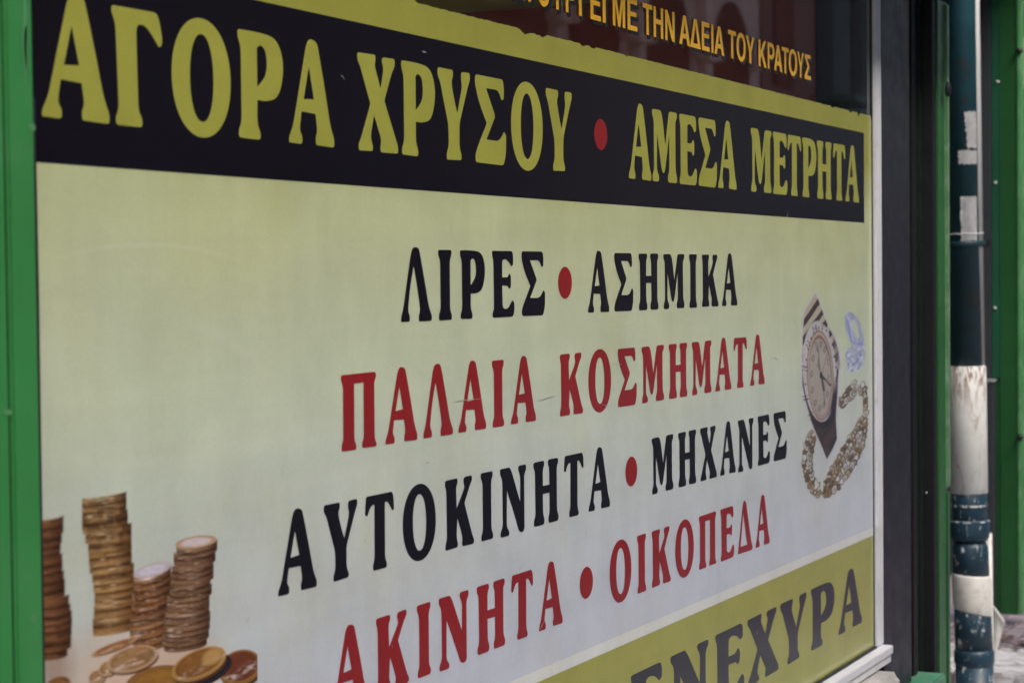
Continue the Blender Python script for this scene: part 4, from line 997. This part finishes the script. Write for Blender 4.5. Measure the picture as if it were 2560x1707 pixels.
# ------------------------------------------------------------------ own building: parapet below, wall above, canopy
M_stucco = painted('grey_stucco', (.30, .29, .27, 1), .85, .15, 3, bump=.4)
bld = empty('shop_building', (2, .1, 0), 'building that carries the shopfront, with dark base under the window and grey wall above', 'building')
place(box('base_wall', XL - .05, XP0 + .03, -.045, .05, 0, zs - .058, painted('dark_base', (.03, .035, .035, 1), .7, .2, 8), .003), bld)
place(box('upper_wall', -1.8, NX, .051, .9, 2.9, 11, M_stucco, 0), bld)
place(box('corner_pier', -1.80, -1.6, -.02, .6, 0, 2.9, M_stucco, 0), bld)
dr = empty('added_door', (-.4, 0, 0), 'added glazed door and side light, out of view, letting daylight into the room', 'door')  # unseen glazing added to bring daylight into the dark room
for k in range(3):
    xa = -1.598 + k * (gx - .304 + 1.598) / 3; xb = -1.598 + (k + 1) * (gx - .304 + 1.598) / 3
    place(box('pane', xa + .04, xb - .04, .0, .006, .1, 2.8, M_glass, 0), dr)
    place(box('stile', xa + .001, xa + .04, -.01, .05, 0, 2.899, M_alu, .002), dr); place(box('stile', xb - .04, xb - .001, -.01, .05, 0, 2.899, M_alu, .002), dr)
place(box('fascia_panel', gx - .3, XE1, -.02, .05, 2.17, 2.9, M_green2, .003), bld)
place(box('upper_wall', NX + .1, 30, .62, 2, 2.9, 11, M_stucco, 0), bld)
sbx = empty('shutter_box', (2.5, -.2, 2.17), 'dark green shutter box that overhangs the shop window', 'shutter box')
place(box('casing', gx - .28, XE1 - .002, -.21, -.021, 2.23, 2.62, M_green2, .01), sbx)
place(box('valance', gx - .28, XE1 - .002, -.21, -.19, 2.19, 2.229, M_dkgreen, .003), sbx)

# ------------------------------------------------------------------ houses across the street (they show in the glass)
def house(x0, x1, col, label, style, seed, ht=12):
    r_ = random.Random(seed); Y = -9.2
    root = empty('street_house', ((x0 + x1) / 2, Y, 0), label, 'house', 'houses across the street')
    mw = painted('house_wall', col, .85, .15, 1.5, bump=.3); mo = painted('house_opening', (.012, .008, .008, 1), .8); mt = painted('house_trim', tuple(min(.8, c * 1.25) for c in col[:3]) + (1,), .8, .1, 3)
    place(box('wall', x0, x1, Y - 6, Y, 0, ht, mw, 0), root)
    nb = max(2, int((x1 - x0) / 2.1)); w = (x1 - x0) / nb
    for k in range(nb):
        cx = x0 + (k + .5) * w
        if style:      # arcade with pilasters and round heads
            loop = [(cx - w * .30, .1), (cx + w * .30, .1)] + [(cx + w * .30 * math.cos(t), 4.9 + w * .30 * math.sin(t)) for t in np.linspace(0, math.pi, 14)]
            bm = bmesh.new(); f1 = [bm.verts.new((a_, Y + .02, b_)) for a_, b_ in loop]; f2 = [bm.verts.new((a_, Y - .2, b_)) for a_, b_ in loop]
            bm.faces.new(f1); bm.faces.new(list(reversed(f2)))
            for i in range(len(loop)): bm.faces.new((f1[i], f1[i - 1], f2[i - 1], f2[i]))
            place(link('arch_opening', mesh_from(bm, 'arch_opening'), mo), root)
            place(box('pilaster', cx - w * .5 - .13, cx - w * .5 + .13, Y, Y + .14, 0, 6.4, mt, .01), root)
            place(box('pilaster_cap', cx - w * .5 - .2, cx - w * .5 + .2, Y, Y + .2, 4.65, 4.9, mt, .01), root)
        else:
            place(box('shop_opening', cx - w * .38, cx + w * .38, Y + .0, Y + .03, .2, 2.8, mo, 0), root)
        if style:
            place(box('arch_impost', cx - w * .36, cx - w * .29, Y, Y + .16, 4.7, 4.95, mt, .01), root); place(box('arch_impost', cx + w * .29, cx + w * .36, Y, Y + .16, 4.7, 4.95, mt, .01), root)
        for fl in range(2 if style else 1, 3):
            zb_ = 1.2 + fl * 3.4
            wn = place(box('window', cx - .5, cx + .5, Y, Y + .03, zb_, zb_ + 1.9, mo, 0), root)
            place(box('window_lintel', cx - .62, cx + .62, Y, Y + .1, zb_ + 1.93, zb_ + 2.1, mt, .01), root)
            if (k + fl) % 2 == 0:
                place(box('balcony', cx - .8, cx + .8, Y, Y + .8, zb_ - .15, zb_ - .02, mt, .01), root)
    place(box('cornice', x0, x1, Y, Y + .3, 6.4 if style else 3.95, 6.7 if style else 4.2, mt, .02), root)
    place(box('cornice', x0, x1, Y, Y + .45, ht - .3, ht, mt, .02), root)
house(-14, 9.9, (.26, .24, .21, 1), 'grey house across the street, nearest the camera side', 0, 1)
house(10, 22.5, (.055, .05, .05, 1), 'dark fronted house across the street left of the pale arcade', 0, 2)
house(22.6, 30.5, (.52, .43, .39, 1), 'pale stone house with round arcade and pilasters across the street', 1, 3)
house(30.6, 44, (.07, .08, .08, 1), 'dark grey house beyond the pale arcade across the street', 0, 4)
house(44.1, 60, (.35, .33, .30, 1), 'light grey house at the far end of the street', 0, 5)
print('TILES', ntile, 'OBJ', len(bpy.data.objects))
